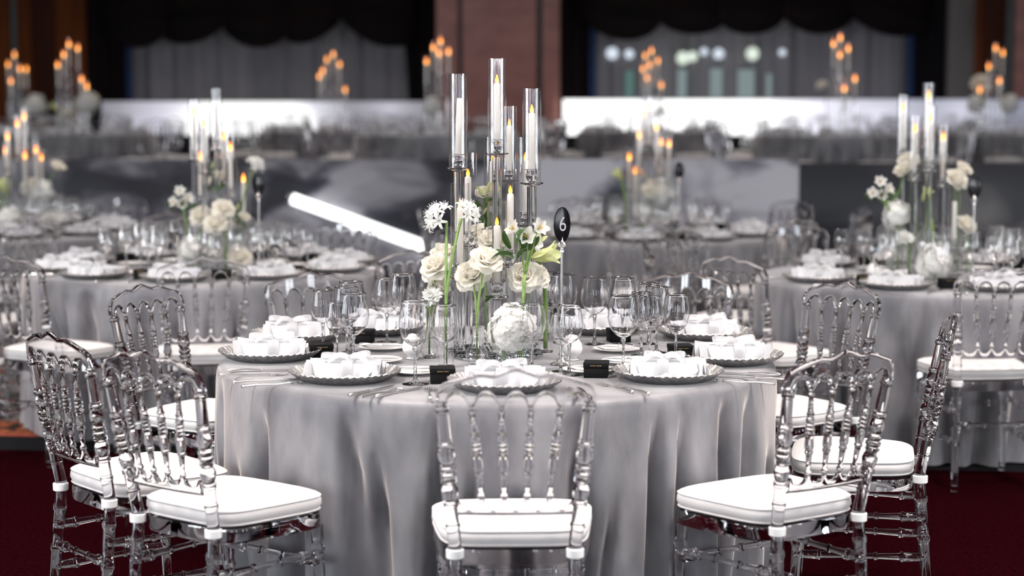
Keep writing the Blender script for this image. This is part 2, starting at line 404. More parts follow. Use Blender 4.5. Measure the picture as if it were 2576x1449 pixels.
def make_fork():
    mb = MB(); mb.tube([(0, -.10, .004), (0, -.06, .006), (0, -.01, .004), (0, .035, .005), (0, .05, .004)], [.0042, .0036, .0022, .0022, .003], 8)
    mb.loft([[(-w, y, z), (w, y, z), (w, y, z + .0018), (-w, y, z + .0018)] for y, w, z in ((.045, .003, .003), (.055, .010, .002), (.066, .0115, .002))], True, True, True)
    for k in range(4): x = -.0098 + k * .0065; mb.tube([(x, .065, .003), (x, .085, .0025), (x * .97, .103, .006)], [.0016, .0015, .0009], 6)
    mb.ball((0, -.10, .0045), .006, 8, 5); return tag(mb.build('fork', 'steel', ang=60), '', 'fork')
def make_knife():
    mb = MB(); mb.tube([(0, -.115, .005), (0, -.105, .005), (0, -.06, .005), (0, -.02, .004), (0, -.012, .004)], [.0035, .0062, .005, .0042, .0052], 8)
    mb.loft([[(-w * .4, y, .0025), (w, y, .0025), (w, y, .0042), (-w * .4, y, .0042)] for y, w in ((-.012, .006), (.03, .0095), (.085, .0098), (.105, .006), (.115, .0012))], True, True, True)
    return tag(mb.build('knife', 'steel', ang=60), '', 'knife')
def make_spoon():
    mb = MB(); mb.tube([(0, -.10, .004), (0, -.05, .006), (0, .01, .003), (0, .05, .005), (0, .06, .004)], [.0045, .0036, .0022, .0026, .004], 8)
    mb.loft([[(w * cos(2 * PI * j / 10), .08 + y + .004 * sin(2 * PI * j / 10), z) for j in range(10)] for w, y, z in ((.002, 0, .001), (.011, 0, .0015), (.016, 0, .005), (.0145, 0, .0052), (.009, 0, .0025), (.002, 0, .002))], True, True, True)
    return tag(mb.build('spoon', 'steel', ang=80), '', 'spoon')
fork, knife, spoon = Stock(make_fork), Stock(make_knife), Stock(make_spoon)
def make_butter():
    mb = MB(); mb.tube([(-.085, 0, .005), (-.08, 0, .0055), (-.04, 0, .005), (-.012, 0, .004), (0, 0, .0045)], [.003, .0062, .005, .0038, .005], 8)
    mb.loft([[(x, -w, .003), (x, w, .003), (x, w, .005), (x, -w, .005)] for x, w in ((0, .004), (.03, .0075), (.06, .007), (.075, .001))], True, True, True)
    return tag(mb.build('butter_knife', 'steel', ang=60), '', 'knife')
butter = Stock(make_butter)
def make_pot():
    t = thing('china_shaker', '', 'shaker')
    MB().lathe([(.019, 0), (.021, .002), (.016, .008), (.016, .011), (.029, .022), (.033, .038), (.030, .054), (.022, .066), (.019, .072)], 28, cap1=False).build('body', 'china', t, ang=60)
    MB().lathe([(.0195, .072), (.020, .075), (.014, .081), (.002, .084)], 28).build('cap', 'china', t, ang=60)
    return t
shaker = Stock(make_pot)
def number_stand(loc, rz, digit, label, h=.42):
    t = thing('table_number_stand', label, 'table sign', loc, rz)
    MB().lathe([(.034, 0), (.036, .003), (.030, .006), (.018, .010), (.010, .018), (.007, .026), (.011, .033), (.007, .040), (.0048, .048)], 28).build('foot', 'steel', t, ang=60)
    MB().lathe([(.0042, .046), (.0042, h - .03), (.008, h - .028), (.008, h - .022), (.005, h - .02), (.005, h - .014), (.016, h - .008), (.017, h - .003), (.011, h + .002), (.004, h + .01), (.002, h + .024)], 20).build('rod', 'steel', t, ang=60)
    mb = MB(); ov = lambda k, y: [(.034 * k * cos(2 * PI * j / 40), y, h + .058 + .056 * k * sin(2 * PI * j / 40)) for j in range(40)]
    pl = mb.loft([ov(.96, -.0025), ov(1, -.0015), ov(1, .0015), ov(.96, .0025)], True, True, True).build('plaque', 'plaque', t)
    if digit:
        cu = bpy.data.curves.new('numeral', 'FONT'); cu.body = digit; cu.size = .066; cu.align_x = 'CENTER'; cu.align_y = 'CENTER'; cu.extrude = .0004
        cu.offset = -.0006
        cu.materials.append(M['numeral']); tmp = bpy.data.objects.new('numeral_curve', cu); me = bpy.data.meshes.new_from_object(tmp); bpy.data.objects.remove(tmp); o = put('numeral', me, pl)
        o.location = (0, -.0031, h + .058); o.rotation_euler = (PI / 2, 0, 0)
    return t
# ------------------------------------------------------------------ flowers (unit heads, +z is the way the flower looks)
def petal(mb, az, r0, z0, phi, length, width, curl, cup=.0, n=6, m=2, notch=0, wave=0, ph=0, point=1.0):
    a = Vector((cos(az), sin(az), 0)); t = Vector((-sin(az), cos(az), 0)); p = a * r0 + Vector((0, 0, z0)); rows = []
    for i in range(n + 1):
        u = i / n; f = phi + curl * u * u
        d = a * cos(f) + Vector((0, 0, sin(f))); nn = a * -sin(f) + Vector((0, 0, cos(f)))
        w = width * (max(0, sin(PI * min(1, .12 + .80 * u ** .9))) ** point) * (1 if u < .99 else .75)
        row = []
        for j in range(-m, m + 1):
            v = j / m
            row.append(p + t * (v * w) + nn * (cup * v * v * w + wave * sin(ph + 5 * v + 4 * u) * u) - d * (notch * length * (v * v) * (u > .95)))
        rows.append(row); p = p + d * (length / n)
    mb.grid(rows)
def head_rose(open_=1.0, seed=1):
    r = random.Random(seed); mb = MB()
    for k in range(4): petal(mb, k * PI / 2 + .3, .06, -.25, R(86), .72, .30, R(28), 1.0, 6, 2)
    for ring, (n, r0, z0, ph, ln, w, cu) in enumerate(((4, .10, -.3, 82, .82, .42, 15), (5, .15, -.35, 74, .92, .50, -8), (5, .18, -.38, 62, .98, .56, -38), (6, .2, -.40, 45, 1.0, .58, -58), (6, .2, -.42, 20, 1.02, .60, -62))):
        if ring == 4 and open_ < .8: continue
        for k in range(n):
            petal(mb, 2 * PI * k / n + ring * .7 + r.uniform(-.15, .15), r0, z0, R(ph + r.uniform(-8, 8)), ln * r.uniform(.9, 1.08), w, R(cu * open_ + r.uniform(-12, 12)), .55 - .12 * ring, 10, 4, .06, .035, r.uniform(0, 6))
    mb.ball((0, 0, -.35), .2, 8, 5); return mb
def head_carnation(seed=2):
    r = random.Random(seed); mb = MB()
    for ring, (n, ph, ln) in enumerate(((7, 85, .62), (11, 68, .72), (14, 48, .80), (16, 26, .86), (16, 4, .84))):
        for k in range(n): petal(mb, 2 * PI * k / n + ring + r.uniform(-.2, .2), .06, -.25, R(ph + r.uniform(-10, 10)), ln * r.uniform(.85, 1.1), .20, R(r.uniform(-45, 5)), .2, 5, 2, -.12, .06, r.uniform(0, 6))
    mb.ball((0, 0, -.28), .2, 8, 5); return mb
def head_hydrangea(seed=3, n=200):
    r = random.Random(seed); mb = MB()
    for i in range(n):
        z = 1 - 1.75 * (i + .5) / n; a = i * 2.39996; q = math.sqrt(max(0, 1 - z * z)); d = Vector((q * cos(a), q * sin(a), z))
        lump = .84 + .22 * sin(3 * a + 2 * z) * cos(4 * z + a); c = d * lump * r.uniform(.86, 1.08); u = d.orthogonal().normalized(); u.rotate(Matrix.Rotation(r.uniform(0, 6), 3, d)); w = d.cross(u); s = r.uniform(.17, .24)
        for k in range(4):
            b = k * PI / 2; e = u * cos(b) + w * sin(b); g = d.cross(e)
            lift = r.uniform(-.03, .06)
            rows = []
            for f, wd in ((0, .04), (.35, .42), (.75, .52), (1, .30)): rows.append([c + e * (s * f) + g * (s * wd * v * 1.15) + d * (lift * f - .02 * abs(v) * f + .03 * f * f) for v in (-1, 0, 1)])
            mb.grid(rows)
        mb.ball(c + d * .01, .025, 5, 3)
    mb.ball((0, 0, 0), .66, 12, 8); return mb
def head_trumpet(w=.34, curl=-50, phi=62, ln=1.0, n=6, pt=.9):
    mb = MB()
    for k in range(n): petal(mb, 2 * PI * k / n, .05, -.5 * ln, R(phi), ln * (1 if k % 2 else .94), w * (1 if k % 2 else .78), R(curl), .35, 8, 2, 0, 0, 0, pt)
    mb.lathe([(.04, -.62 * ln), (.07, -.5 * ln), (.09, -.38 * ln)], 8); return mb
def head_nerine(seed=5):
    r = random.Random(seed); mb = MB()
    for i in range(9):
        az = i * 2.4; el = R(15 + 55 * (i / 9)); d = Vector((cos(az) * cos(el), sin(az) * cos(el), sin(el))); c = d * .55
        mb.tube([(0, 0, 0), d * .3 + Vector((0, 0, .05)), c], .025, 5)
        sub = MB()
        for k in range(6): petal(sub, k * PI / 3, .02, 0, R(58), .62, .085, R(-120 + r.uniform(-30, 20)), .2, 8, 1, 0, .02, k, .5)
        for k in range(4): sub.tube([(0, 0, 0), (.06 * cos(k * 1.6), .06 * sin(k * 1.6), .3), (.14 * cos(k * 1.6), .14 * sin(k * 1.6), .55)], .012, 4)
        q = Vector((0, 0, 1)).rotation_difference(d).to_matrix(); b = len(mb.v)
        mb.v.extend([tuple(c + q @ Vector(p)) for p in sub.v]); mb.f.extend([tuple(b + x for x in f) for f in sub.f])
    return mb
def leaf_mesh(ln=1.0, w=.16, curl=-60):
    mb = MB(); petal(mb, 0, 0, 0, R(70), ln, w, R(curl), .35, 8, 2, 0, 0, 0, 1.0); return mb
HEAD = {}
def head(kind):
    if kind not in HEAD:
        HEAD[kind] = {'rose': lambda: head_rose(1.0, 1).mesh('rose_head', 'petal', 180), 'rosebud': lambda: head_rose(.55, 4).mesh('rosebud_head', 'petal', 180),
            'carnation': lambda: head_carnation().mesh('carnation_head', 'white_petal', 180), 'hydrangea': lambda: head_hydrangea().mesh('hydrangea_head', 'white_petal', 180),
            'trumpet': lambda: head_trumpet().mesh('trumpet_head', 'white_petal', 180), 'amaryllis': lambda: head_trumpet(.30, -28, 74, 1.2, 6, .8).mesh('amaryllis_head', 'green_petal', 180),
            'lily_bud': lambda: head_trumpet(.20, 8, 84, 1.0, 6, 1.0).mesh('bud_head', 'green_petal', 180), 'nerine': lambda: head_nerine().mesh('nerine_head', 'white_petal', 180),
            'leaf': lambda: leaf_mesh().mesh('leaf', 'leaf', 180), 'broad_leaf': lambda: leaf_mesh(1, .3, -70).mesh('broad_leaf', 'leaf', 180)}[kind]()
    return HEAD[kind]
def aim(o, d, spin=0):
    q = Vector((0, 0, 1)).rotation_difference(Vector(d).normalized()).to_matrix().to_4x4() @ Matrix.Rotation(spin, 4, 'Z')
    o.rotation_euler = q.to_euler()
STICKS, HEADS = {}, {}
CAMP = Vector((0, 0, CAMZ))
def clear(k, P, rad, fixed=False):
    """slides a flower head along the line of sight until it is clear of the chimneys and of the other heads on its table"""
    best = None
    for i in range(0, 32):
        s = (i + 1) // 2 * (1 if i % 2 else -1) * .008; Q = CAMP + (P - CAMP) * (1 + s / (P - CAMP).length)
        m = min([math.hypot(Q.x - x, Q.y - y) - .032 - rad * .95 for x, y, z in STICKS.get(k, []) if Q.z < z + .02 + rad] + [(Q - h).length - (rad + r) * .80 for h, r in HEADS.get(k, [])] + [.5])
        if best is None or m > best[0] + 1e-4: best = (m, Q)
        if m > 0: break
    HEADS.setdefault(k, []).append((best[1], rad)); return best[1]
def flower(name, label, base_, heads, group=None, leaves=(), stem_r=.0032, twigs=True, cat='flower', mouth=None):
    """heads: (kind, world point, radius, direction). The stem runs from the foot of the vase to where the heads fork."""
    b = Vector(base_); pts = [Vector(h[1]) for h in heads]
    t = thing(name, label, cat, b, 0, group)
    mid = sum(pts, Vector()) / len(pts); fork = b.lerp(mid, .72) if not mouth else (b + Vector((0, 0, mouth))).lerp(mid, .62) if len(heads) > 1 else None
    mb = MB(); r = random.Random(label + str(base_))
    def curve(p0, p1, k):
        if mouth and p0 is b:                # up the neck of the vase first, then over to the head
            q = b + Vector((0, 0, mouth)); c1 = q + Vector((0, 0, (p1 - q).length * .35)); return [b, b.lerp(q, .5), q.copy()] + [q * (1 - t) ** 2 + c1 * 2 * t * (1 - t) + p1 * t * t for t in (.12, .25, .4, .55, .7, .85, 1)]
        return [p0.lerp(p1, i / 8) + Vector((k, k * .5, 0)) * sin(PI * i / 8) for i in range(9)]
    if fork is None:
        h = heads[0]; e = pts[0] - Vector(h[3]).normalized() * h[2] * .35; mb.tube([q - b for q in curve(b, e, r.uniform(-.006, .006))], stem_r, 7)
    else:
        mb.tube([q - b for q in curve(b, fork, .004)], stem_r * 1.25, 7)
        for h, p in zip(heads, pts): mb.tube([q - b for q in curve(fork, p - Vector(h[3]).normalized() * h[2] * .45, .003)], stem_r * .7, 6)
    mb.build('stem', 'stem', t, ang=180)
    nm = {'rose': 'blossom', 'rosebud': 'blossom', 'carnation': 'blossom', 'hydrangea': 'blossom', 'lily_bud': 'bud'}
    for i, (kind, p, rad, d) in enumerate(heads):
        o = put(nm.get(kind, 'blossom'), head(kind), t, Vector(p) - b); o.scale = (rad,) * 3; aim(o, d, i * 1.3)
        if kind == 'trumpet':
            s = MB()
            for k in range(6): s.tube([(0, 0, -.4), (.05 * cos(k), .05 * sin(k), .0), (.16 * cos(k), .16 * sin(k), .22)], [.02, .018, .03], 4)
            s.build('stamens', 'anther', o, ang=180)
    for p, d, ln, kind in leaves:
        o = put('leaf', head(kind), t, Vector(p) - b); o.scale = (ln,) * 3; aim(o, d, r.uniform(0, 6))
    return t

# ------------------------------------------------------------------ vases, candlesticks, candles
def vase(kind, loc, label, h, r, group=None):
    if kind == 'bulb': prof = [(r * .55, 0), (r * .9, .012 * h / .1), (r, h * .22), (r * .9, h * .38), (r * .45, h * .62), (r * .30, h * .76), (r * .32, h * .9), (r * .48, h)]
    elif kind == 'cylinder': prof = [(r * .98, 0), (r, .004), (r, h)]
    else: prof = [(r * .7, 0), (r, h * .25), (r * .95, h * .5), (r * .6, h * .8), (r * .65, h)]
    t = thing('glass_vase', label, 'vase', loc, 0, group)
    bo = MB().lathe([(.001, .0075)] + [(a, z + .0075) for a, z in prof], 28, cap0=False, cap1=False).build('body', 'bowl', t, ang=180)
    q, z = prof[-1]
    MB().lathe([(q - .001, z + .006), (q + .001, z + .006), (q + .001, z + .0085), (q - .001, z + .0085)], 28, cap0=False, cap1=False).build('rim', 'crystal', bo)
    MB().lathe([(prof[0][0] * .95, 0), (prof[0][0] * 1.0, .002), (prof[0][0] * .98, .006)], 28).build('base', 'crystal', t)
    return t
HM = {}
def holder_mesh(k):
    if k not in HM:
        HM[k] = {'base': lambda: MB().lathe([(.036, 0), (.038, .002), (.038, .010), (.035, .013), (.020, .016)], 8).mesh('base', 'crystal', 20),
            'stem': lambda: MB().lathe([(.0155, 0), (.0155, 1)], 16).mesh('stem', 'crystal'),
            'drip': lambda: MB().lathe([(.006, -.009), (.020, -.007), (.036, -.0015), (.037, 0), (.037, .003), (.010, .0035)], 8).mesh('drip_plate', 'crystal', 20),
            'cup': lambda: MB().lathe([(.008, .0), (.014, .004), (.019, .014), (.0205, .022), (.018, .031), (.0155, .036), (.023, .041), (.024, .0425), (.0125, .0425), (.0115, .022)], 20, cap1=True).mesh('cup', 'crystal', 50),
            'thick': lambda: MB().lathe([(.0286, 0), (.0286, .3042), (.0293, .305), (.0300, .3042), (.0300, .0)], 40, cap0=False, cap1=False).mesh('glass_chimney', 'tube', 30),
            'tube': lambda: MB().lathe([(.0300, 0), (.0300, .305)], 32, cap0=False, cap1=False).mesh('glass_chimney', 'tube', 180),
            'rim': lambda: MB().lathe([(.0289, .303), (.0309, .303), (.0311, .305), (.0300, .306), (.0289, .305)], 32, cap0=False, cap1=False).mesh('rim', 'crystal', 180),
            'wax': lambda: MB().lathe([(.0100, 0), (.0110, .002), (.0108, .17), (.0102, .178), (.0085, .180), (.004, .1785)], 16).mesh('wax', 'wax', 50),
            'flame': lambda: MB().lathe([(.001, -.004), (.0052, .000), (.0070, .007), (.0062, .014), (.0036, .021), (.0008, .028)], 10).mesh('flame', 'flame', 180)}[k]()
    return HM[k]
def candlestick(x, y, z, h, label, clabel, lit=True, scale=1.0, group=None, cgroup=None, lean=0, fsize=1.0, small=False):
    """h: height of the chimney's rim above the tabletop."""
    pl = h - .306 * scale
    t = thing('glass_candlestick', label, 'candlestick', (x, y, z), 0, group)
    o = put('base', holder_mesh('base'), t); o.scale = (scale, scale, 1)
    o = put('stem', holder_mesh('stem'), t, (0, 0, .016)); o.scale = (scale, scale, max(.01, pl - .026))
    p = put('drip_plate', holder_mesh('drip'), t, (0, 0, pl)); p.scale = (scale,) * 3
    if not small: o = put('cup', holder_mesh('cup'), t, (0, 0, pl + .0042)); o.scale = (scale,) * 3
    c = put('glass_chimney', holder_mesh('tube' if small else 'thick'), t, (0, 0, pl + .0035)); c.scale = (scale, scale, scale * .99)
    if small: put('rim', holder_mesh('rim'), c)
    k = thing('taper_candle', clabel, 'candle', (x, y, z + pl + (.047 if not small else .006) * scale), 0, cgroup)
    k.rotation_euler = (0, lean, 0)
    w = put('wax', holder_mesh('wax'), k); w.scale = (scale, scale, scale * (1 if not small else 1.2))
    if lit:
        f = put('flame', holder_mesh('flame'), k, (0, 0, scale * (.181 if not small else .217))); f.scale = (scale * 1.15 * fsize, scale * 1.15 * fsize, scale * 1.2 * fsize)
    return t

# ------------------------------------------------------------------ tablecloths
def cloth(cx, cy, z0, seed, label, hgt=.76, folds=34, seg=360, wob=1.0):
    r = random.Random(seed); val = []; a = r.uniform(0, 1)
    a_end = a + 2 * PI
    while a < a_end - .10:
        w = r.choice((.022, .030, .038, .046, .060)); val.append((a, w, r.uniform(.050, .085) + w * .7, r.choice((0, 0, .02, .06, .14, .30)), r.uniform(-.06, .06), r.uniform(.6, 1.5)))
        a += r.uniform(.10, .21)
    def fold(a, u):
        s = 0
        for c, w, dp, u0, sl, asy in val:
            d = (a - c - sl * u + PI) % (2 * PI) - PI
            if abs(d) < w * 4:
                k = min(1, max(0, u - u0) / .28); ww = w * (.55 + .65 * u) * (asy if d > 0 else 1 / asy)
                s += dp * k * (.65 + .35 * u) * math.exp(-(d / ww) ** 2) - .004 * k * math.exp(-((abs(d) - 2.1 * w) / w) ** 2)
        return min(s, .15)
    Rr = .893; loops = []
    prof = [(.002, hgt), (.3, hgt), (.6, hgt), (.82, hgt), (.872, hgt - .0006), (.886, hgt - .004), (.896, hgt - .012), (.901, hgt - .026)]
    for q, z in prof: loops.append([(q * cos(2 * PI * j / seg), q * sin(2 * PI * j / seg), z) for j in range(seg)])
    for i in range(1, 23):
        u = i / 22; z = hgt - .026 - (hgt - .034) * u; g = min(1, u * 1.5) ** 1.0 * (.55 + .45 * u)
        lp = []
        for j in range(seg):
            a = 2 * PI * j / seg
            q = .903 + .014 * u - wob * fold(a, u) + .003 * u * sin(23 * a + 5 * u + seed)
            if u > .95: q += .004 * (u - .95) / .05
            lp.append((q * cos(a), q * sin(a), z))
        loops.append(lp)
    o = MB().loft(loops, True, True, False).build('tablecloth', 'velvet', None, (cx, cy, z0), ang=180)
    return tag(o, label, 'tablecloth')
# ------------------------------------------------------------------ room
XL, XR, YF, YB, TIER, YP, ZC = -13.0, 13.0, -7.0, 26.8, .52, 16.0, 5.6
M['red_carpet'] = mat('dark_red_carpet', (.016, .0012, .0026), (.006, .0008, .0016), .95, scale=(60, 60, 60), bump=.6, bscale=(350, 350, 350), spec=0)
M['black_border'] = mat('black_carpet_border', (.006, .006, .008), (.003, .003, .004), .9, scale=(60, 60, 60), spec=.1)
M['patterned'] = mat('patterned_grey_carpet', (.025, .023, .024), (.17, .155, .15), .9, scale=(9, 5, 9), detail=8, lo=.42, hi=.58, spec=.1)
M['ornate'] = mat('ornate_orange_carpet', (.02, .012, .010), (.22, .065, .03), .9, scale=(14, 14, 14), detail=3, lo=.44, hi=.52, spec=.1)
M['plaster'] = mat('pale_plaster', (.42, .41, .41), (.38, .375, .38), .8)
M['panelling'] = mat('dark_panelling', (.07, .062, .062), (.05, .045, .047), .5, scale=(2, 2, .6))
M['dark_wall'] = mat('dark_wall', (.012, .012, .014), (.008, .008, .01), .8)
M['orange_wood'] = mat('orange_wood', (.17, .045, .012), (.10, .026, .007), .6, scale=(3, 3, .6), spec=.08)
M['brown_wood'] = mat('brown_wood', (.065, .020, .012), (.04, .013, .008), .6, scale=(3, 3, .6), spec=.08)
M['rose_wood'] = mat('rose_wood', (.44, .19, .16), (.31, .13, .11), .45, scale=(2, 2, 5))
M['grey_wood'] = mat('grey_wood', (.16, .14, .13), (.12, .105, .10), .5, scale=(2, 2, 1))
M['slate'] = mat('slate_strip', (.085, .10, .10), (.07, .08, .08), .5)
M['sheer'] = mat('lilac_sheer', (.33, .315, .335), (.25, .24, .26), .9, scale=(2, 2, .2), trans=.2)
M['drape'] = mat('black_drape', (.006, .006, .008), (.012, .005, .006), .9, scale=(2, 2, .3), spec=.15)
M['swag'] = mat('black_swag_cloth', (.009, .0035, .004), (.003, .002, .0025), .85, scale=(1, 1, 8), spec=.2)
M['blue'] = mat('blue_sheer', (.012, .035, .11), (.008, .026, .085), .9)
def box_obj(name, x0, x1, y0, y1, z0, z1, m, b=.004):
    return MB().box(x0, x1, y0, y1, z0, z1, b).build(name, m)
def quad(name, pts, m):
    mb = MB(); mb.v = [tuple(p) for p in pts]; mb.f = [(0, 1, 2, 3)]; return struct(mb.build(name, m))
a0, a1 = at(-200, 1092, 0), at(2776, 1154, 0); sl = (a1.y - a0.y) / (a1.x - a0.x)
def edge(x, off=0): return (x, a0.y + (x - a0.x) * sl + off, 0)
quad('floor', [(XL, YF, 0), (XR, YF, 0), edge(XR, -.35), edge(XL, -.35)], 'red_carpet')
quad('floor_border', [edge(XL, -.35), edge(XR, -.35), edge(XR), edge(XL)], 'black_border')
M['red_line'] = mat('red_edge_line', (.30, .035, .02), None, .9)
quad('floor_edge_line', [edge(XL), edge(XR), edge(XR, .035), edge(XL, .035)], 'red_line')
quad('floor_ornate', [edge(XL, .035), edge(XR, .035), edge(XR, .42), edge(XL, .42)], 'ornate')
quad('floor_patterned', [edge(XL, .42), edge(XR, .42), (XR, YP, 0), (XL, YP, 0)], 'patterned')
quad('floor_tier', [(XL, YP + .12, TIER), (XR, YP + .12, TIER), (XR, YB, TIER), (XL, YB, TIER)], 'patterned')
quad('ceiling', [(XL, YF, ZC), (XL, YB, ZC), (XR, YB, ZC), (XR, YF, ZC)], 'plaster')
quad('wall_back', [(XL, YB, 0), (XL, YB, ZC), (XR, YB, ZC), (XR, YB, 0)], 'dark_wall')
quad('wall_left', [(XL, YF, 0), (XL, YF, ZC), (XL, YB, ZC), (XL, YB, 0)], 'panelling')
quad('wall_right', [(XR, YF, 0), (XR, YB, 0), (XR, YB, ZC), (XR, YF, ZC)], 'panelling')
quad('wall_front', [(XL, YF, 0), (XR, YF, 0), (XR, YF, ZC), (XL, YF, ZC)], 'panelling')
# tier parapet faced with cloudy panels, dark to the right
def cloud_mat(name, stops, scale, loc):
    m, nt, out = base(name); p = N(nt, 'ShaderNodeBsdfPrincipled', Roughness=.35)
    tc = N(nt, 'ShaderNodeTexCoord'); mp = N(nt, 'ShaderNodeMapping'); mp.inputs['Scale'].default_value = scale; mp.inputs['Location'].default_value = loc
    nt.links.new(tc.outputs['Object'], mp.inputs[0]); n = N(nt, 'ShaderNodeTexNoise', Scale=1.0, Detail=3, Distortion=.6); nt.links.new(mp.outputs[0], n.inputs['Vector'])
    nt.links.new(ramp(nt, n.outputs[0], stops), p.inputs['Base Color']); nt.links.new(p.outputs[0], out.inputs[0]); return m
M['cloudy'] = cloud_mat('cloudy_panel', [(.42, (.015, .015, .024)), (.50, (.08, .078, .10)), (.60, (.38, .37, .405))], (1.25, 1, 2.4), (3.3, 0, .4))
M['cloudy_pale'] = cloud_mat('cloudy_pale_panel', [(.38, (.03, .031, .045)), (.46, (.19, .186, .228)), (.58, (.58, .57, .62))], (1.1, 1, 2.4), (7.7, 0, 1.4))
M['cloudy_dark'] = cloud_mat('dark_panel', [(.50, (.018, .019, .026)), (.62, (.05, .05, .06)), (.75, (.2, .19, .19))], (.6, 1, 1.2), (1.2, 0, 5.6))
xs = atd(2010, 450, YP).x; zt = atd(1288, 401, YP).z
xm = atd(1300, 450, YP).x
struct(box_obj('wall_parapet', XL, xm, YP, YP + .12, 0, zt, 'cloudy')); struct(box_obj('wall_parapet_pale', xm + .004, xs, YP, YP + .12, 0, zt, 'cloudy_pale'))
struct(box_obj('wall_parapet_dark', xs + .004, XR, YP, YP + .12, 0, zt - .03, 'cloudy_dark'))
# back of the hall
def bx(px0, px1, Y, d, z0, z1, m, name):
    return box_obj(name, atd(px0, 200, Y).x, atd(px1, 200, Y).x, Y, Y + d, z0, z1, m)
k = 0
for px0, px1, Y, m in ((-120, 29, 26.0, 'orange_wood'), (31, 44, 25.95, 'slate'), (46, 80, 26.0, 'orange_wood'), (82, 139, 26.0, 'brown_wood'), (141, 216, 26.0, 'orange_wood'),
        (2383, 2449, 26.0, 'grey_wood'), (2451, 2468, 26.0, 'orange_wood'), (2470, 2528, 26.0, 'brown_wood'), (2530, 2546, 25.95, 'slate'), (2548, 2700, 26.0, 'rose_wood')):
    k += 1; struct(bx(px0, px1, Y, .3, TIER, ZC - .02, m, 'trim_%d' % k))
p = thing('wood_clad_pillar', 'rose-brown wood-clad pillar between the two curtained windows', 'pillar', (0, 0, 0))
for nm, a, b, Y, m in (('side_panel', 1098, 1152, 25.02, 'rose_wood'), ('reveal', 1152.5, 1163, 25.10, 'slate'), ('centre_panel', 1163.5, 1349, 25.0, 'rose_wood'), ('reveal', 1349.5, 1364, 25.10, 'slate'), ('side_panel', 1364.5, 1408, 25.02, 'rose_wood')):
    o = bx(a, b, Y, .5, TIER, ZC - .02, m, nm); o.parent = p
p['kind'] = 'structure'
def curtain(name, px0, px1, Y, z0, z1, m, amp, n, label, cat, seed, edge0=0, edge1=0):
    r = random.Random(seed); x0, x1 = atd(px0, 200, Y).x, atd(px1, 200, Y).x; rows = []; K = int((x1 - x0) * 40)
    cs = [(r.uniform(.6, 1.5) * n, r.uniform(0, 6), r.uniform(.4, 1)) for _ in range(6)]
    for i in range(K + 1):
        u = i / K; x = x0 + (x1 - x0) * u; y = amp * sum(w * sin(f * 2 * PI * u + p) for f, p, w in cs) / 2
        rows.append([(x + edge0 * (1 - u) * t + edge1 * u * t, Y + y * (.75 + .25 * (1 - t)), z0 + (z1 - z0) * t) for t in (0, .25, .5, .75, 1)])
    return tag(MB().grid(rows).build(name, m, ang=180), label, cat)
curtain('sheer_curtain', 322, 1062, 26.3, TIER + .01, 4.6, 'sheer', .05, 16, 'lilac grey sheer curtain in the window left of the wood pillar', 'curtain', 1)
curtain('sheer_curtain', 1492, 2286, 26.3, TIER + .01, 4.6, 'sheer', .05, 17, 'lilac grey sheer curtain with lights glinting through, right of the wood pillar', 'curtain', 2)
curtain('blue_curtain_edge', 318, 333, 26.0, TIER + .01, 4.6, 'blue', .01, 1, 'narrow blue curtain strip beside the black drape near the wood wall', 'curtain', 3, 0, 0)
curtain('blue_curtain_edge', 1484, 1500, 26.0, TIER + .01, 4.6, 'blue', .01, 1, 'narrow blue curtain strip just right of the pillar drape', 'curtain', 4)
curtain('blue_curtain_edge', 2280, 2298, 26.0, TIER + .01, 4.6, 'blue', .01, 1, 'narrow blue curtain strip beside the drape by the grey wall panel', 'curtain', 5)
for px0, px1, lb, s, e0, e1 in ((214, 322, 'black side drape hanging between the orange wood wall and the sheer', 6, 0, .1), (1040, 1097, 'black side drape tapering against the left edge of the pillar', 7, -.25, 0), (1409, 1488, 'black side drape hanging against the right edge of the pillar', 8, 0, .12), (2290, 2384, 'black side drape beside the grey wall panel', 9, -.1, 0)):
    curtain('side_drape', px0, px1, 26.1, TIER + .01, 4.6, 'drape', .05, 3, lb, 'drape', s, e0, e1)
def swag(px0, px1, py0, py1, pyb, Y, label):
    A, B = atd(px0, py0, Y), atd(px1, py1, Y); zb = atd(px0, pyb, Y).z; zt = 4.75; rows = []
    n = 28
    for i in range(n + 1):
        u = i / n; x = A.x + (B.x - A.x) * u; hang = 4 * u * (1 - u); zl = A.z + (B.z - A.z) * u
        zlow = zl + (zb - (A.z + B.z) / 2) * hang ** .8; row = []
        for j in range(33):
            v = j / 32; z = zt + (zlow - zt) * v
            row.append((x, Y - .05 - .16 * hang * (.3 + .7 * v) - .022 * sin(2 * PI * 7 * v + 2 * hang) * hang, z))
        rows.append(row)
    return tag(MB().grid(rows).build('swag_valance', 'swag', ang=180), label, 'valance')
SW = [((262, 410, 60, 92, 120), (410.4, 560, 92, 70, 111), (560.4, 716, 70, 96, 120), (716.4, 860, 96, 48, 106), (860.4, 1044, 48, 98, 114)), ((1452, 1662, 30, 60, 102), (1662.4, 1816, 60, 64, 88), (1816.4, 1972, 64, 48, 88), (1972.4, 2146, 48, 47, 88), (2146.4, 2330, 47, 70, 92))]
ORD = ['first', 'second', 'third', 'fourth', 'fifth']
for side, row in enumerate(SW):
    for i, (x0, x1, y0, y1, yb) in enumerate(row):
        swag(x0, x1, y0, y1, yb, 25.95, 'black scalloped swag, %s from the left over the window %s of the pillar' % (ORD[i], ('left', 'right')[side]))
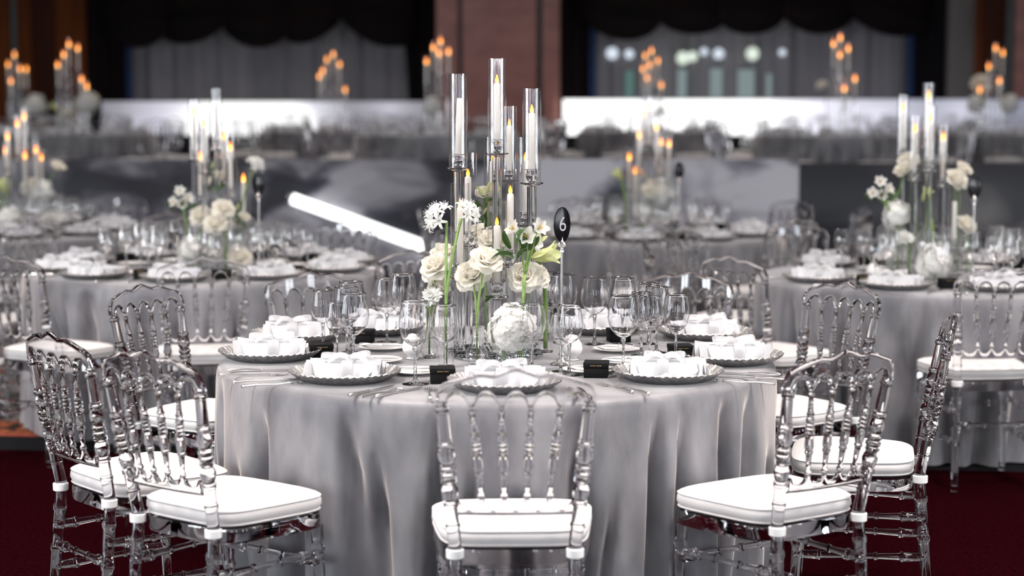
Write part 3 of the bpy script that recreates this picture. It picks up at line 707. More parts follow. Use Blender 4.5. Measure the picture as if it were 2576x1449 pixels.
# added glowing balls and strips imitate the reflected lights on the right sheer
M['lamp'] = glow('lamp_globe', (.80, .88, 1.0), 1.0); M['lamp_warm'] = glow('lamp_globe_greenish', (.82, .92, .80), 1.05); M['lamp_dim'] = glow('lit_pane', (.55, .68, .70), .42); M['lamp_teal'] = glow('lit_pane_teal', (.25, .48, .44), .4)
k = 0
for px, py, r, m, w in ((1540, 134, .085, 'lamp', 'pale pair of'), (1583, 136, .065, 'lamp', 'small bluish'), (1718, 146, .09, 'lamp_warm', 'large greenish'), (1742, 142, .07, 'lamp_warm', 'greenish'), (1771, 130, .055, 'lamp', 'faint bluish'), (1808, 135, .075, 'lamp', 'pale'), (1893, 135, .09, 'lamp_warm', 'bright rightmost greenish'), (1968, 132, .05, 'lamp', 'isolated faint')):
    P = atd(px, py, 26.16); o = MB().ball((0, 0, 0), r, 14, 8).build('wall_lamp', m, None, P, ang=180)
    tag(o, ('%s lamp globe glowing on the right sheer curtain, %s from the left' % (w.replace('pair of', 'round'), ['first', 'second', 'third', 'fourth', 'fifth', 'sixth', 'seventh', 'eighth'][k])), 'lamp'); k += 1
k = 0
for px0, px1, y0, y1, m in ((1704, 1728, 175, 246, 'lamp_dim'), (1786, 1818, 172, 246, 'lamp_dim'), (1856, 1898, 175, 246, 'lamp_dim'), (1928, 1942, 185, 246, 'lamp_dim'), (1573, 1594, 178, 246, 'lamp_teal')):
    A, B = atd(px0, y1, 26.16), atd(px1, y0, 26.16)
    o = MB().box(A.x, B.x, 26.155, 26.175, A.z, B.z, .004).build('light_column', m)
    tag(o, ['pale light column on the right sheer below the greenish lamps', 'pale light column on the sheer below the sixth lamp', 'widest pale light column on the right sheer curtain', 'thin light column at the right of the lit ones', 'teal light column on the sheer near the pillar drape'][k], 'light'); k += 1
# LED screens along the foot of the back wall
def led(px0, px1, pyt, Y, stops, scale, loc, label, s):
    A, B = atd(px0, pyt, Y), atd(px1, pyt, Y); o = MB().box(0, B.x - A.x, 0, .12, TIER, A.z, .004)
    o = o.build('led_screen', screen_mat('led_screen', stops, scale, loc, s), None, (A.x, Y, 0)); return tag(o, label, 'screen')
def led_mat(name, spots, basec, s):
    """white blooms (x, z, rx, rz) on a grey picture"""
    m, nt, out = base(name); e = N(nt, 'ShaderNodeEmission', Strength=s); sx = N(nt, 'ShaderNodeSeparateXYZ'); nt.links.new(coords(nt), sx.inputs[0])
    acc = None
    for x, z, rx, rz, a in spots:
        mp = N(nt, 'ShaderNodeMapping'); mp.vector_type = 'POINT'; tc = N(nt, 'ShaderNodeTexCoord'); nt.links.new(tc.outputs['Object'], mp.inputs[0])
        mp.inputs['Scale'].default_value = (1 / rx, 0, 1 / rz); mp.inputs['Location'].default_value = (-x / rx, 0, -z / rz)
        g = N(nt, 'ShaderNodeTexGradient', gradient_type='QUADRATIC_SPHERE'); nt.links.new(mp.outputs[0], g.inputs[0])
        ml = N(nt, 'ShaderNodeMath', operation='MULTIPLY'); nt.links.new(g.outputs[1], ml.inputs[0]); ml.inputs[1].default_value = a
        if acc is None: acc = ml.outputs[0]
        else:
            ad = N(nt, 'ShaderNodeMath', operation='ADD'); nt.links.new(acc, ad.inputs[0]); nt.links.new(ml.outputs[0], ad.inputs[1]); acc = ad.outputs[0]
    n = N(nt, 'ShaderNodeTexNoise', Scale=1.3, Detail=2); nt.links.new(coords(nt), n.inputs['Vector'])
    nb = N(nt, 'ShaderNodeMath', operation='MULTIPLY_ADD'); nt.links.new(n.outputs[0], nb.inputs[0]); nb.inputs[1].default_value = .22; nt.links.new(acc, nb.inputs[2])
    nt.links.new(ramp(nt, nb.outputs[0], [(.08, basec), (.55, (.55, .54, .62)), (1.0, (1, 1, 1))]), e.inputs[0]); nt.links.new(e.outputs[0], out.inputs[0]); return m
def led2(px0, px1, pyt, Y, m, label):
    A, B = atd(px0, pyt, Y), atd(px1, pyt, Y)
    return tag(MB().box(0, B.x - A.x, 0, .12, atd(px0, 340, Y).z, A.z, .004).build('led_screen', m, None, (A.x, Y, 0)), label, 'screen')
YS = 24.9; struct(box_obj('trim_11', atd(255, 200, 24.9).x, atd(2640, 200, 24.9).x, 24.9, 24.96, TIER, atd(1288, 341, 24.9).z, 'dark_wall')); w = 4640 / YS
zr = atd(1288, 320, YS).z
led2(255, 1072, 255, YS, led_mat('led_picture_grey', [((655 - 255) / w, zr, 1.35, .75, 2.6), ((560 - 255) / w, zr + .1, 2.2, 1.0, 1.2), ((980 - 255) / w, zr + .25, .9, .5, .35)], (.13, .125, .14), 1.35), 'grey LED screen with white glare along the wall left of the pillar')
led2(1417, 2640, 250, YS, led_mat('led_picture_white', [((1500 - 1417) / w, zr + .15, 2.6, 1.2, 1.8), ((1800 - 1417) / w, zr + .15, 2.6, 1.2, 1.8), ((2200 - 1417) / w, zr + .2, 1.6, 1.0, .30), ((2420 - 1417) / w, zr + .2, 1.2, .8, .25)], (.10, .11, .15), 1.9), 'bright white LED screen along the wall right of the pillar')
# slanting light tube on the cloudy parapet
A, B = atd(728, 497, YP - .075), atd(1120, 640, YP - .075); mid = (A + B) / 2
t = thing('mounted_light_tube', 'slanting white light tube on the cloudy panel left of the tall centrepiece', 'light', mid)
d = (B - A).normalized(); M['tube_light'] = glow('tube_light', (1, 1, 1), 3)
MB().turned(A - mid + d * .02, B - mid - d * .02, [(0, .03), (.004, .048), (.996, .052), (1, .03)], 14).build('tube', 'tube_light', t)
for q, s in ((A, 1), (B, -1)): MB().turned(q - mid - d * .02 * s, q - mid + d * .02 * s, [(0, .03), (.1, .045), (1, .045)], 12).build('end_cap', 'steel', t)
for f in (.25, .75):
    q = (A.lerp(B, f) - mid); MB().box(q.x - .02, q.x + .02, q.y + .02, q.y + .073, q.z - .02, q.z + .02, .003).build('bracket', 'steel', t)

# ------------------------------------------------------------------ light
def area(name, loc, rot, sx, sy, power, col=(1, 1, 1)):
    l = bpy.data.lights.new(name, 'AREA'); l.shape = 'RECTANGLE'; l.size = sx; l.size_y = sy; l.energy = power; l.color = col; l.spread = R(125)
    o = bpy.data.objects.new(name, l); C.objects.link(o); o.location = loc; o.rotation_euler = rot; return o
for y, pw in ((.5, 60), (4.0, 250), (7.5, 80), (12.0, 70), (17.0, 30), (21.5, 45)):
    for x in (-7.5, -2.5, 2.5, 7.5):
        area('ceiling_lamp', (x, y, ZC - .03), (0, 0, 0), 1.0, 1.0, pw, (1, .918, .865))
M['daylight'] = glow('window_daylight', (.86, .93, 1.0), 22)
for i, x in enumerate((-7.5, -2.8, 2.8, 7.5)):
    o = box_obj('window_%d' % (i + 1), x - .34, x + .34, YF + .01, YF + .03, 1.3, 3.9, 'daylight'); struct(o)
    mb = MB()
    for a in (-.38, -.02, .34): mb.box(x + a, x + a + .04, YF + .02, YF + .08, 1.26, 3.94, .004)
    for z in (1.26, 2.6, 3.9): mb.box(x - .38, x + .38, YF + .02, YF + .08, z, z + .04, .004)
    f = mb.build('window_frame', 'plaster'); f.parent = o
n = 4
for sx, st in ((-1, 36), (1, 20)):
    M['daylight'] = glow('window_daylight_' + ('left' if sx < 0 else 'right'), (.88, .94, 1.0), st)
    for y in (-5.0, -2.2, .6, 3.4):
        n += 1; a, b = sorted((sx * (XR - .03), sx * (XR - .01)))
        o = struct(box_obj('window_%d' % n, a, b, y - .45, y + .45, .9, 4.4, 'daylight')); a, b = sorted((sx * (XR - .08), sx * (XR - .02))); mb = MB()
        for q in (-.49, -.02, .45): mb.box(a, b, y + q, y + q + .04, .86, 4.44, .004)
        for z in (.86, 2.6, 4.4): mb.box(a, b, y - .49, y + .49, z, z + .04, .004)
        f = mb.build('window_frame', 'plaster'); f.parent = o
for x, y, z in [(-11 + 2.45 * i, YF + .25, 2.1 + .5 * (i % 2)) for i in range(10)] + [(s * (XR - .25), -3.6 + 2.8 * i, 2.3 + .6 * (i % 2)) for s in (-1, 1) for i in range(4)]:  # unseen point lights added along the walls for sparkle on the glassware
    l = bpy.data.lights.new('wall_sconce', 'POINT'); l.energy = 45; l.shadow_soft_size = .09; l.color = (.95, .97, 1)
    o = bpy.data.objects.new('wall_sconce', l); C.objects.link(o); o.location = (x, y, z)
wd = bpy.data.worlds.new('world'); SC.world = wd; wd.use_nodes = True
wd.node_tree.nodes['Background'].inputs[0].default_value = (.02, .02, .025, 1)
# ------------------------------------------------------------------ tables
TZ = .76
TABLES = {  # key: centre, floor, phrase
    'six': ((-.05, 5.95), 0, 'table six'), 'west': ((-1.55, 9.3), 0, 'the table left of table six'), 'mid': ((.85, 11.85), 0, 'the table below the cloudy panel'),
    'east': ((2.08, 8.85), 0, 'the table right of table six'), 'edge': ((-3.3, 12.1), 0, 'the low table at the left edge')}
FAR = {'wood': (185, 20.6, 'raised table by the wood wall'), 'corner': (40, 22.9, 'raised table in the left corner'), 'glare': (835, 23.1, 'raised table by the screen glare'),
       'pillar': (1100, 20.1, 'raised table by the pillar foot'), 'screen': (1637, 22.7, 'raised table before the white screen'), 'sheer': (2112, 19.6, 'raised table before the right sheer'), 'rosewood': (2505, 21.0, 'raised table at the right edge')}
for k, (px, Y, ph) in FAR.items(): TABLES[k] = ((atd(px, 300, Y).x, Y), TIER, 'the ' + ph)
for i, (k, (c, z0, ph)) in enumerate(TABLES.items()):
    cloth(c[0], c[1], z0, 11 + i * 3, 'grey velvet cloth draped to the floor over %s' % (ph if k != 'six' else 'round table six in the foreground'), TZ, 34, 400 if k == 'six' else 300)
def side(a):
    a = (a + 180) % 360 - 180; s = 'left' if a < 0 else 'right'; b = abs(a)
    return 'front' if b < 12 else 'front %s' % s if b < 48 else '%s front' % s if b < 83 else '%s rear' % s if b < 118 else 'rear %s' % s if b < 148 else 'far rear %s' % s if b < 172 else 'rear'
USED = set()
def uniq(l, extra=('', ' again')):
    if l in USED: print('DUPLICATE LABEL', l)
    if len(l.split()) > 16: print('LONG', len(l.split()), l)
    USED.add(l); return l
def seat_chair(k, a, r=1.16, rot=0, ph=None, far=False):
    c, z0, t = TABLES[k]; q = R(a)
    lb = ph or 'clear white-cushioned chair at the %s of %s' % (side(a), t)
    (far_chair if far else chair)((c[0] + r * sin(q), c[1] - r * cos(q), z0), R(a + rot), uniq(lb), 'clear chairs around the tables')
CH = 'clear white-cushioned chair '
for a, r, rot, ph in ((2.6, 1.16, -1, CH + 'seen from behind, centre front of table six'), (-40, 1.16, 1.3, CH + 'nearest on the left, front left of table six'), (-64, 1.175, 14, CH + 'behind the front left one, beside its back'),
        (-119, 1.2, 0, CH + 'at the left rear of table six'), (-149, 1.16, 0, CH + 'behind the left napkins, rear left of table six'), (180, 1.16, 0, CH + 'hidden behind the tall centrepiece of table six'),
        (149, 1.16, 0, CH + 'behind the right glasses, rear right of table six'), (123, 1.25, 0, CH + 'at the right rear of table six'), (79, 1.16, 0, CH + 'seen edge-on at the right of table six'), (42, 1.16, -7, CH + 'nearest on the right, front right of table six')):
    seat_chair('six', a, r, rot, ph)
for k, L in (('west', ((-26, 1.17, -4), (9, 1.16, 0), (49, 1.16, 0), (84, 1.16, 0), (120, 1.16, 0), (155, 1.16, 0), (-165, 1.16, 0), (-128, 1.16, 0), (-92, 1.16, 0))),
             ('east', ((-6, 1.16, 12), (-52, 1.16, 0), (-90, 1.16, 0), (-125, 1.16, 0), (-159, 1.16, 0), (165, 1.16, 0), (32, 1.16, 0), (128, 1.16, 0))),
             ('mid', ((-5, 1.16, 0), (33, 1.16, 0), (70, 1.16, 0), (95, 1.16, 0), (130, 1.16, 0), (165, 1.16, 0), (-164, 1.16, 0), (-127, 1.16, 0), (-84, 1.16, 0), (-43, 1.16, 0))),
             ('edge', ((20, 1.17, -10), (-16, 1.16, 0), (55, 1.16, 0), (90, 1.16, 0), (126, 1.16, 0), (161, 1.16, 0), (-164, 1.16, 0)))):
    for a, r, rot in L: seat_chair(k, a, r, rot)
for k in FAR:
    off = {'wood': 10, 'corner': -8, 'glare': 20, 'pillar': -24, 'screen': 28, 'sheer': 16, 'rosewood': -4}[k]
    for i in range(8): seat_chair(k, off + 45 * i - 5, 1.16, 0, CH + 'at the %s of %s' % (['front', 'front right', 'right', 'rear right', 'rear', 'rear left', 'left', 'front left'][i], TABLES[k][2]), True)

# ------------------------------------------------------------------ table six, laid for ten
Z6 = TZ + .0004
S6 = {'l1': 'the left seat', 'lr': 'the left rear seat', 'fl': 'the front left seat', 'f': 'the front centre seat', 'fr': 'the front right seat', 'r1': 'the right seat', 'rr': 'the right rear seat', 'bl': 'the rear left seat', 'br': 'the rear right seat'}
PLATES = {'l1': (680, 903, 4, 0), 'lr': (748, 856, 3, 1), 'fl': (868, 957, -8, 2), 'f': (1270, 978, 2, 3), 'fr': (1680, 955, -10, 4), 'r1': (1838, 912, 8, 0), 'rr': (1772, 851, 10, 2), 'bl': (962, 838, -30, 3), 'br': (1500, 836, 30, 1)}
for i, (k, (px, py, rz, v)) in enumerate(PLATES.items()):
    P = at(px, py, Z6)
    charger(P, R(20 * i), uniq('scalloped silver glass charger plate at %s of table six' % S6[k]), 'charger plates on table six')
    NAP[v](P + Vector((0, 0, .0056)), R(rz), uniq('white napkin parcel with ribbon bow at %s of table six' % S6[k]), 'napkin parcels on table six')
for px, py, rz, w in ((808, 899, 12, 'right of the left napkin parcel'), (912, 862, -8, 'behind the left group of glasses'), (1113, 962, 4, 'at the left of the front centre plate'), (1556, 859, 10, 'behind the right group of glasses'), (1712, 902, 8, 'behind the right napkin parcel'), (1500, 947, -6, 'between the front centre and front right plates')):
    favour(at(px, py, Z6), R(rz), uniq('black favour box with gold lettering, %s' % w), 'favour boxes on table six')
for px, py, rk, w in ((962, 880, -18, 'behind the left glasses'), (948, 912, -12, 'just behind the front left napkin'), (1047, 940, 14, 'left of the front favour box'), (1553, 884, 158, 'left of the right glasses'), (1577, 915, 165, 'behind the front right napkin'), (1482, 937, 150, 'right of the number stand')):
    P = at(px, py, Z6); bread(P, 0, uniq('white bread plate %s on table six' % w), 'bread plates on table six')
    butter(P + Vector((0, 0, .0105)), R(rk), uniq('silver butter knife lying on the bread plate %s' % w), 'butter knives on table six')
for kind, nm, px, py, rz, w in ((fork, 'fork', 640, 946, -84, 'in front of the left charger plate'), (knife, 'knife', 668, 934, -80, 'along the front rim of the left charger plate'), (fork, 'fork', 672, 960, -66, 'beside the front left charger plate'), (spoon, 'spoon', 690, 970, -62, 'beside the fork at the front left charger plate'),
        (knife, 'knife', 935, 985, -30, 'right of the front left charger plate'), (spoon, 'spoon', 966, 990, -31, 'right of the front left charger plate'), (knife, 'knife', 1004, 988, -33, 'outermost right of the front left charger plate'),
        (fork, 'fork', 1080, 992, 4, 'outer one left of the front centre plate'), (fork, 'fork', 1102, 995, 2, 'inner one left of the front centre plate'), (knife, 'knife', 1440, 990, 4, 'inner one right of the front centre plate'), (knife, 'knife', 1468, 990, 8, 'outer one right of the front centre plate'),
        (fork, 'fork', 1548, 978, 26, 'outer one left of the front right plate'), (fork, 'fork', 1590, 982, 24, 'inner one left of the front right plate'), (spoon, 'spoon', 1866, 964, 66, 'between the two right charger plates'), (knife, 'knife', 1868, 943, 74, 'in front of the right charger plate'), (knife, 'knife', 1890, 953, 73, 'outermost in front of the right charger plate')):
    kind(at(px, py, Z6), R(rz), uniq('silver %s %s' % (nm, w)), 'cutlery on table six')
GLASSES = ((827, 902, 760, 'C', 'front left of the left group'), (890, 920, 738, 'A', 'nearest tall one of the left group'), (872, 897, 722, 'B', 'behind the tall one of the left group'), (884, 886, 709, 'B', 'rear one in the middle of the left group'), (813, 880, 731, 'C', 'leftmost of the left group'), (952, 862, 700, 'B', 'rear right of the left group'), (1003, 866, 689, 'B', 'rightmost of the left group'),
           (1048, 966, 757, 'C', 'nearest one left of the vases'), (1119, 940, 768, 'B', 'in front of the nerine vase'), (1354, 932, 765, 'B', 'just right of the hydrangea'), (1397, 934, 790, 'C', 'in front of the number stand'), (1440, 944, 768, 'C', 'right of the number stand'),
           (1383, 856, 686, 'B', 'behind the number stand rod'), (1415, 862, 690, 'C', 'behind and right of the number stand'), (1518, 866, 698, 'B', 'leftmost of the right group'), (1555, 860, 698, 'B', 'rear left of the right group'), (1601, 866, 712, 'B', 'rear middle of the right group'), (1568, 934, 744, 'B', 'nearest large one of the right group'), (1634, 906, 745, 'B', 'middle front of the right group'), (1645, 888, 721, 'B', 'middle rear of the right group'), (1619, 893, 735, 'C', 'innermost of the right group'), (1700, 910, 741, 'C', 'rightmost of the right group'), (1255, 862, 705, 'B', 'behind the candlesticks'))
GP = [at(px, py, Z6) for px, py, pt, g, w in GLASSES]; GR = [{'A': .0535, 'B': .048, 'C': .043}[g[3]] for g in GLASSES]
FB = [o.location.copy() for o in bpy.data.objects if o.name.startswith('favour_box')]
for it in range(60):                        # keep the bowls from touching
    for i in range(len(GP)):
        for k in range(i):
            d = GP[i] - GP[k]; m = GR[i] + GR[k] - d.length
            if m > 0: d.normalize(); GP[i] += d * m * .5; GP[k] -= d * m * .5
        for f in FB:
            d = GP[i] - f; m = .085 - d.length
            if m > 0: GP[i] += d.normalized() * m
for (px, py, pt, g, w), P in zip(GLASSES, GP):
    h = atd(px, pt, P.y).z - Z6; h0 = {'A': .235, 'B': .218, 'C': .205}[g]
    GL[g](P, 0, uniq('clear wine glass, %s on table six' % w), 'wine glasses on table six', h / h0)
for px, py, w in ((1037, 903, 'left of the vases behind the wine glass'), (1440, 906, 'right of the number stand')): shaker(at(px, py, Z6), 0, uniq('white china shaker %s' % w), 'shakers on table six')
number_stand(at(1413, 917, Z6), R(40), '6', 'silver stand holding the black oval plaque with number 6', .385)
# centrepiece
tr = MB().lathe([(.150, 0), (.152, .002), (.152, .008), (.148, .010)], 8).build('mirror_tray', 'tray', None, at(1250, 897, Z6), ang=20); tag(tr, 'faceted mirror tray under the candlesticks of table six', 'tray')
TC = at(1250, 897, Z6); Zt = Z6 + .0102
CS = ((1152, 185, .03, 1, 0, 'tall leftmost one', 'unlit candle in the tall leftmost chimney', 2), (1250, 147, .0, 1, 1, 'tallest one in the middle', 'lit candle in the tallest middle chimney', 0), (1281, 267, .10, .80, 1, 'slim one right of the tallest', 'lit candle in the slim chimney right of the tallest', 0), (1338, 222, .0, 1, 1, 'tall rightmost one', 'lit candle in the tall rightmost chimney', 0),
      (1177, 384, .11, 1, 1, 'middle-height one behind the left', 'lit candle of middle height near the left', 0), (1240, 345, .155, 1, 1, 'one behind the tallest', 'lit candle behind the tallest candlestick', 0), (1284, 425, -.075, 1, 1, 'middle-height one before the slim one', 'lit candle before the slim chimney', 0), (1250, 505, -.115, 1, 1, 'short one in front', 'lit candle of the short front candlestick', 0), (1157, 460, -.055, 1, 1, 'short one at the left', 'lit candle of the short left candlestick', 0), (1322, 345, .115, .95, 1, 'one behind the tall rightmost', 'lit candle behind the tall rightmost one', 0))
for px, pt, dy, s, lit, w, cw, ln in CS:
    Y = TC.y + dy; P = atd(px, pt, Y); h = P.z - Zt
    STICKS.setdefault('six', []).append((P.x, Y, P.z)); candlestick(P.x, Y, Zt, h, uniq('crystal glass-chimney candlestick, %s of table six' % w), uniq('ivory ' + cw + ' of table six' if 'six' not in cw else cw), bool(lit), s, 'candlesticks of table six', 'candles of table six', R(ln), .78)
def F6(px, py, dy): return atd(px, py, TC.y + dy)
V, VH = {}, {}
for k, px, py, kind, h, r, w in (('bulb', 1200, 922, 'bulb', .115, .037, 'bulbous bud vase holding the roses in front'), ('cyl', 1122, 924, 'cylinder', .17, .025, 'tall cylinder vase holding the nerine'), ('rnd', 1312, 920, 'round', .07, .034, 'small round vase holding the alstroemeria'), ('lft', 1080, 900, 'round', .06, .030, 'small vase at the left with the carnation'),
        ('hyd', 1268, 924, 'round', .06, .028, 'little vase under the hydrangea'), ('bck', 1222, 876, 'cylinder', .20, .026, 'tall vase at the back holding the lisianthus'), ('rgt', 1372, 886, 'cylinder', .14, .026, 'cylinder vase at the right holding the amaryllis'), ('rr2', 1335, 868, 'cylinder', .12, .026, 'cylinder vase behind the tall rightmost candlestick')):
    P = at(px, py, Z6); V[k] = P + Vector((0, 0, .012)); VH[k] = h - .006; vase(kind, P, uniq('clear %s on table six' % w), h, r)
def fl(name, lb, v, heads, leaves=(), **kw):
    if len(heads) == 1: heads = [(heads[0][0], clear('six', heads[0][1], heads[0][2]), heads[0][2], heads[0][3])]
    return flower(name, uniq(lb), V[v], heads, None, leaves, mouth=VH[v], **kw)
D = lambda x, y, z: Vector((x, y, z))
fl('rose', 'cream rose at far left, facing the left glasses', 'lft', [('rose', F6(1093, 668, -.06), .052, D(-.35, -.55, .75))])
fl('rose', 'cream rose behind the far left one, near the light tube', 'lft', [('rose', F6(1117, 634, .02), .046, D(.1, -.3, .9))])
fl('rose', 'cream rosebud above the white carnation at left', 'lft', [('rosebud', F6(1102, 722, -.03), .044, D(.3, -.6, .7))])
fl('carnation', 'white ruffled carnation low at the left', 'lft', [('carnation', F6(1085, 744, -.09), .038, D(-.4, -.75, .5))])
fl('rose', 'cream rose at the middle, left of its neighbour', 'bulb', [('rose', F6(1186, 688, -.13), .056, D(-.25, -.7, .65))], [(F6(1222, 760, -.13), D(.4, -.2, .8), .05, 'leaf')])
fl('rose', 'cream rose at the middle, right of its neighbour', 'bulb', [('rose', F6(1224, 650, -.145), .050, D(.3, -.6, .7))])
fl('rose', 'cream rose high behind the two middle roses', 'bulb', [('rose', F6(1236, 600, .05), .044, D(.1, -.5, .85))])
fl('rose', 'pale rose seen through the chimney of the middle candle', 'bck', [('rose', F6(1205, 588, .14), .044, D(0, -.7, .6))])
fl('rose', 'cream rose right of the alstroemeria stem', 'rr2', [('rose', F6(1318, 692, -.05), .052, D(-.1, -.8, .5))])
fl('rose', 'cream rose at right below the amaryllis', 'rr2', [('rose', F6(1350, 690, -.07), .046, D(.5, -.6, .6))])
fl('hydrangea', 'large white hydrangea head low at the front', 'hyd', [('hydrangea', F6(1285, 832, -.17), .079, D(-.1, -.75, .6))])
fl('nerine', 'white spidery nerine reaching out to the left', 'cyl', [('nerine', F6(1110, 552, -.10), .058, D(-.75, -.3, .35))], stem_r=.0045)
fl('nerine', 'white spidery nerine beside the left one, over the candle', 'cyl', [('nerine', F6(1170, 540, -.09), .050, D(.55, -.25, .55))], stem_r=.0045)
fl('alstroemeria', 'white alstroemeria with dark leaves above the hydrangea', 'rnd', [('trumpet', F6(1325, 594, -.17), .046, D(-.1, -.9, .3)), ('trumpet', F6(1358, 573, -.15), .046, D(.5, -.7, .5)), ('trumpet', F6(1290, 575, -.12), .046, D(-.6, -.4, .5)), ('trumpet', F6(1347, 612, -.12), .046, D(.7, -.4, .1)), ('lily_bud', F6(1304, 590, -.17), .020, D(-.1, -.2, 1))],
    [(F6(1300, 615, -.18), D(-.1, -.35, .9), .062, 'broad_leaf'), (F6(1290, 640, -.17), D(-.9, -.2, .35), .085, 'leaf'), (F6(1292, 650, -.16), D(-.7, -.2, .6), .09, 'leaf'), (F6(1308, 640, -.17), D(.5, -.3, .7), .075, 'leaf'), (F6(1320, 630, -.15), D(.8, -.2, .5), .07, 'leaf'), (F6(1285, 625, -.15), D(-.6, .1, .8), .07, 'leaf'), (F6(1303, 650, -.17), D(.1, -.4, .9), .07, 'leaf')], stem_r=.0045)
fl('amaryllis', 'lime amaryllis with two trumpet blooms at the right', 'rgt', [('amaryllis', F6(1376, 640, -.04), .078, D(.9, -.25, .2)), ('amaryllis', F6(1345, 614, .0), .068, D(.25, -.3, .9))], stem_r=.006)
fl('lisianthus', 'green-budded lisianthus standing tall behind the candles', 'bck', [('lily_bud', F6(1228, 470, .12), .036, D(.35, -.1, .9)), ('lily_bud', F6(1208, 478, .12), .030, D(-.5, -.1, .8)), ('rosebud', F6(1218, 486, .14), .034, D(0, -.5, .8)), ('lily_bud', F6(1220, 530, .12), .024, D(.4, -.2, .8))],
    [(F6(1225, 515, .12), D(.8, -.2, .5), .045, 'broad_leaf'), (F6(1212, 525, .12), D(-.8, -.2, .5), .05, 'broad_leaf'), (F6(1216, 560, .12), D(-.5, -.3, .7), .055, 'broad_leaf'), (F6(1220, 570, .12), D(.6, -.3, .6), .055, 'broad_leaf')])

# ------------------------------------------------------------------ the other tables
def setting(k, a, nv, extras, far=False):
    c, z0, t = TABLES[k]; q = R(a); u = Vector((-sin(q), cos(q), 0)); w = Vector((cos(q), sin(q), 0)); O = Vector((c[0], c[1], z0 + Z6)); s = side(a)
    P = lambda r, tt: O - u * r + w * tt
    if far:
        NAP[nv](P(.72, 0), q * .6, uniq('white napkin parcel at the %s of %s' % (s, t)), 'napkin parcels on the raised tables')
        for tt, r, nm in ((.10, .50, 'inner'), (.19, .56, 'outer')): far_glass(P(r, tt), 0, uniq('%s wine glass at the %s of %s' % (nm, s, t)), 'wine glasses on the raised tables')
        return
    charger(P(.715, 0), q, uniq('silver charger plate at the %s of %s' % (s, t)), 'charger plates on the tables behind')
    NAP[nv](P(.715, 0) + Vector((0, 0, .0056)), (q if abs(a) < 60 else q * .4) * .8, uniq('white napkin parcel at the %s of %s' % (s, t)), 'napkin parcels on the tables behind')
    for g, tt, r, nm in (('A', .015, .32, 'largest'), ('B', .10, .40, 'middle'), ('C', .145, .50, 'smallest')): GS[g](P(r, tt), 0, uniq('%s wine glass at the %s of %s' % (nm, s, t)), 'wine glasses on the tables behind')
    favour(P(.585, -.185), q, uniq('black favour box at the %s of %s' % (s, t)), 'favour boxes on the tables behind')
    bread(P(.448, -.035), q, uniq('white bread plate at the %s of %s' % (s, t)), 'bread plates on the tables behind')
    if extras:
        fork(P(.75, -.192), q, uniq('silver fork at the %s of %s' % (s, t)), 'cutlery on the tables behind'); knife(P(.75, .192), q, uniq('silver knife at the %s of %s' % (s, t)), 'cutlery on the tables behind')
for k, st, n, step in (('west', -38, 10, 36), ('east', -66, 9, 36), ('mid', -6, 10, 36), ('edge', 20, 7, 36)):
    for i in range(n):
        a = ((st + step * i + 180) % 360) - 180
        setting(k, a, i % 5, k in ('west', 'east') and abs(a) < 80)
for k in FAR:
    for i in range(8): setting(k, i * 45 + 1, i % 5, False, True)
def spread(pts, lim):                         # depth offsets that keep the candlestick feet apart
    out = []
    for x in pts:
        best = max((min([math.hypot(x - a, dy - b) for a, b in out] + [9]) - abs(dy) * .05, dy) for dy in [i * .02 - lim for i in range(int(lim * 100) + 1)]); out.append((x, best[1]))
    return [b for a, b in out]
POSN = ['tallest', 'second tallest', 'third tallest', 'fourth tallest', 'fifth tallest', 'sixth tallest', 'seventh tallest', 'shortest']
def cluster(k, px0, fl_, drop, small=False, fs=1.0):
    c, z0, t = TABLES[k]; z = z0 + Z6
    fl_ = sorted(fl_, key=lambda f: f[1]); Y0 = c[1]; ds = spread([atd(f[0], f[1], Y0).x for f in fl_], .16)
    for i, (f, dy) in enumerate(zip(fl_, ds)):
        Y = Y0 + dy; P = atd(f[0], f[1] - drop, Y); h = max(.36, P.z - z); STICKS.setdefault(k, []).append((P.x, Y, z + h))
        candlestick(P.x, Y, z, h, uniq('glass-chimney candlestick, %s on %s' % (POSN[i], t)), uniq('%s candle in the %s chimney on %s' % ('lit' if len(f) < 3 else 'unlit', POSN[i], t)), len(f) < 3, 1.0, 'candlesticks on the tables behind', 'candles on the tables behind', 0, fs, small)
cluster('west', 545, [(487, 290), (543, 262, 0), (512, 318), (563, 352), (579, 378), (503, 402), (612, 458)], 40, fs=1.25)
cluster('east', 2345, [(2272, 278), (2337, 248), (2341, 306), (2303, 330), (2374, 352), (2403, 505, 0)], 40, fs=1.25)
cluster('mid', 1635, [(1618, 295), (1634, 275), (1608, 348), (1652, 328), (1663, 366), (1683, 370), (1583, 404), (1598, 438)], 32, fs=1.45)
cluster('edge', 50, [(18, 352), (13, 388), (43, 320), (60, 302), (90, 385), (103, 405), (62, 400)], 32, fs=1.45)
cluster('wood', 185, [(145, 172), (160, 146), (173, 120), (195, 130), (218, 226), (205, 208)], 22, True, 1.9)
cluster('corner', 40, [(20, 172), (36, 148), (50, 183), (66, 184), (27, 214)], 22, True, 1.9)
cluster('glare', 835, [(803, 202), (822, 160), (838, 147), (854, 172), (868, 236), (812, 188)], 22, True, 1.9)
cluster('pillar', 1100, [(1073, 163), (1090, 128), (1108, 112), (1104, 142), (1128, 138)], 22, True, 1.9)
cluster('screen', 1637, [(1623, 150), (1639, 138), (1655, 163), (1634, 173), (1617, 183), (1628, 206), (1664, 224)], 22, True, 1.9)
cluster('sheer', 2112, [(2114, 103), (2097, 118), (2134, 130), (2113, 146), (2151, 206), (2124, 231)], 22, True, 1.9)
cluster('rosewood', 2505, [(2505, 130), (2523, 142), (2488, 176), (2515, 212), (2465, 235), (2478, 222)], 22, True, 1.9)
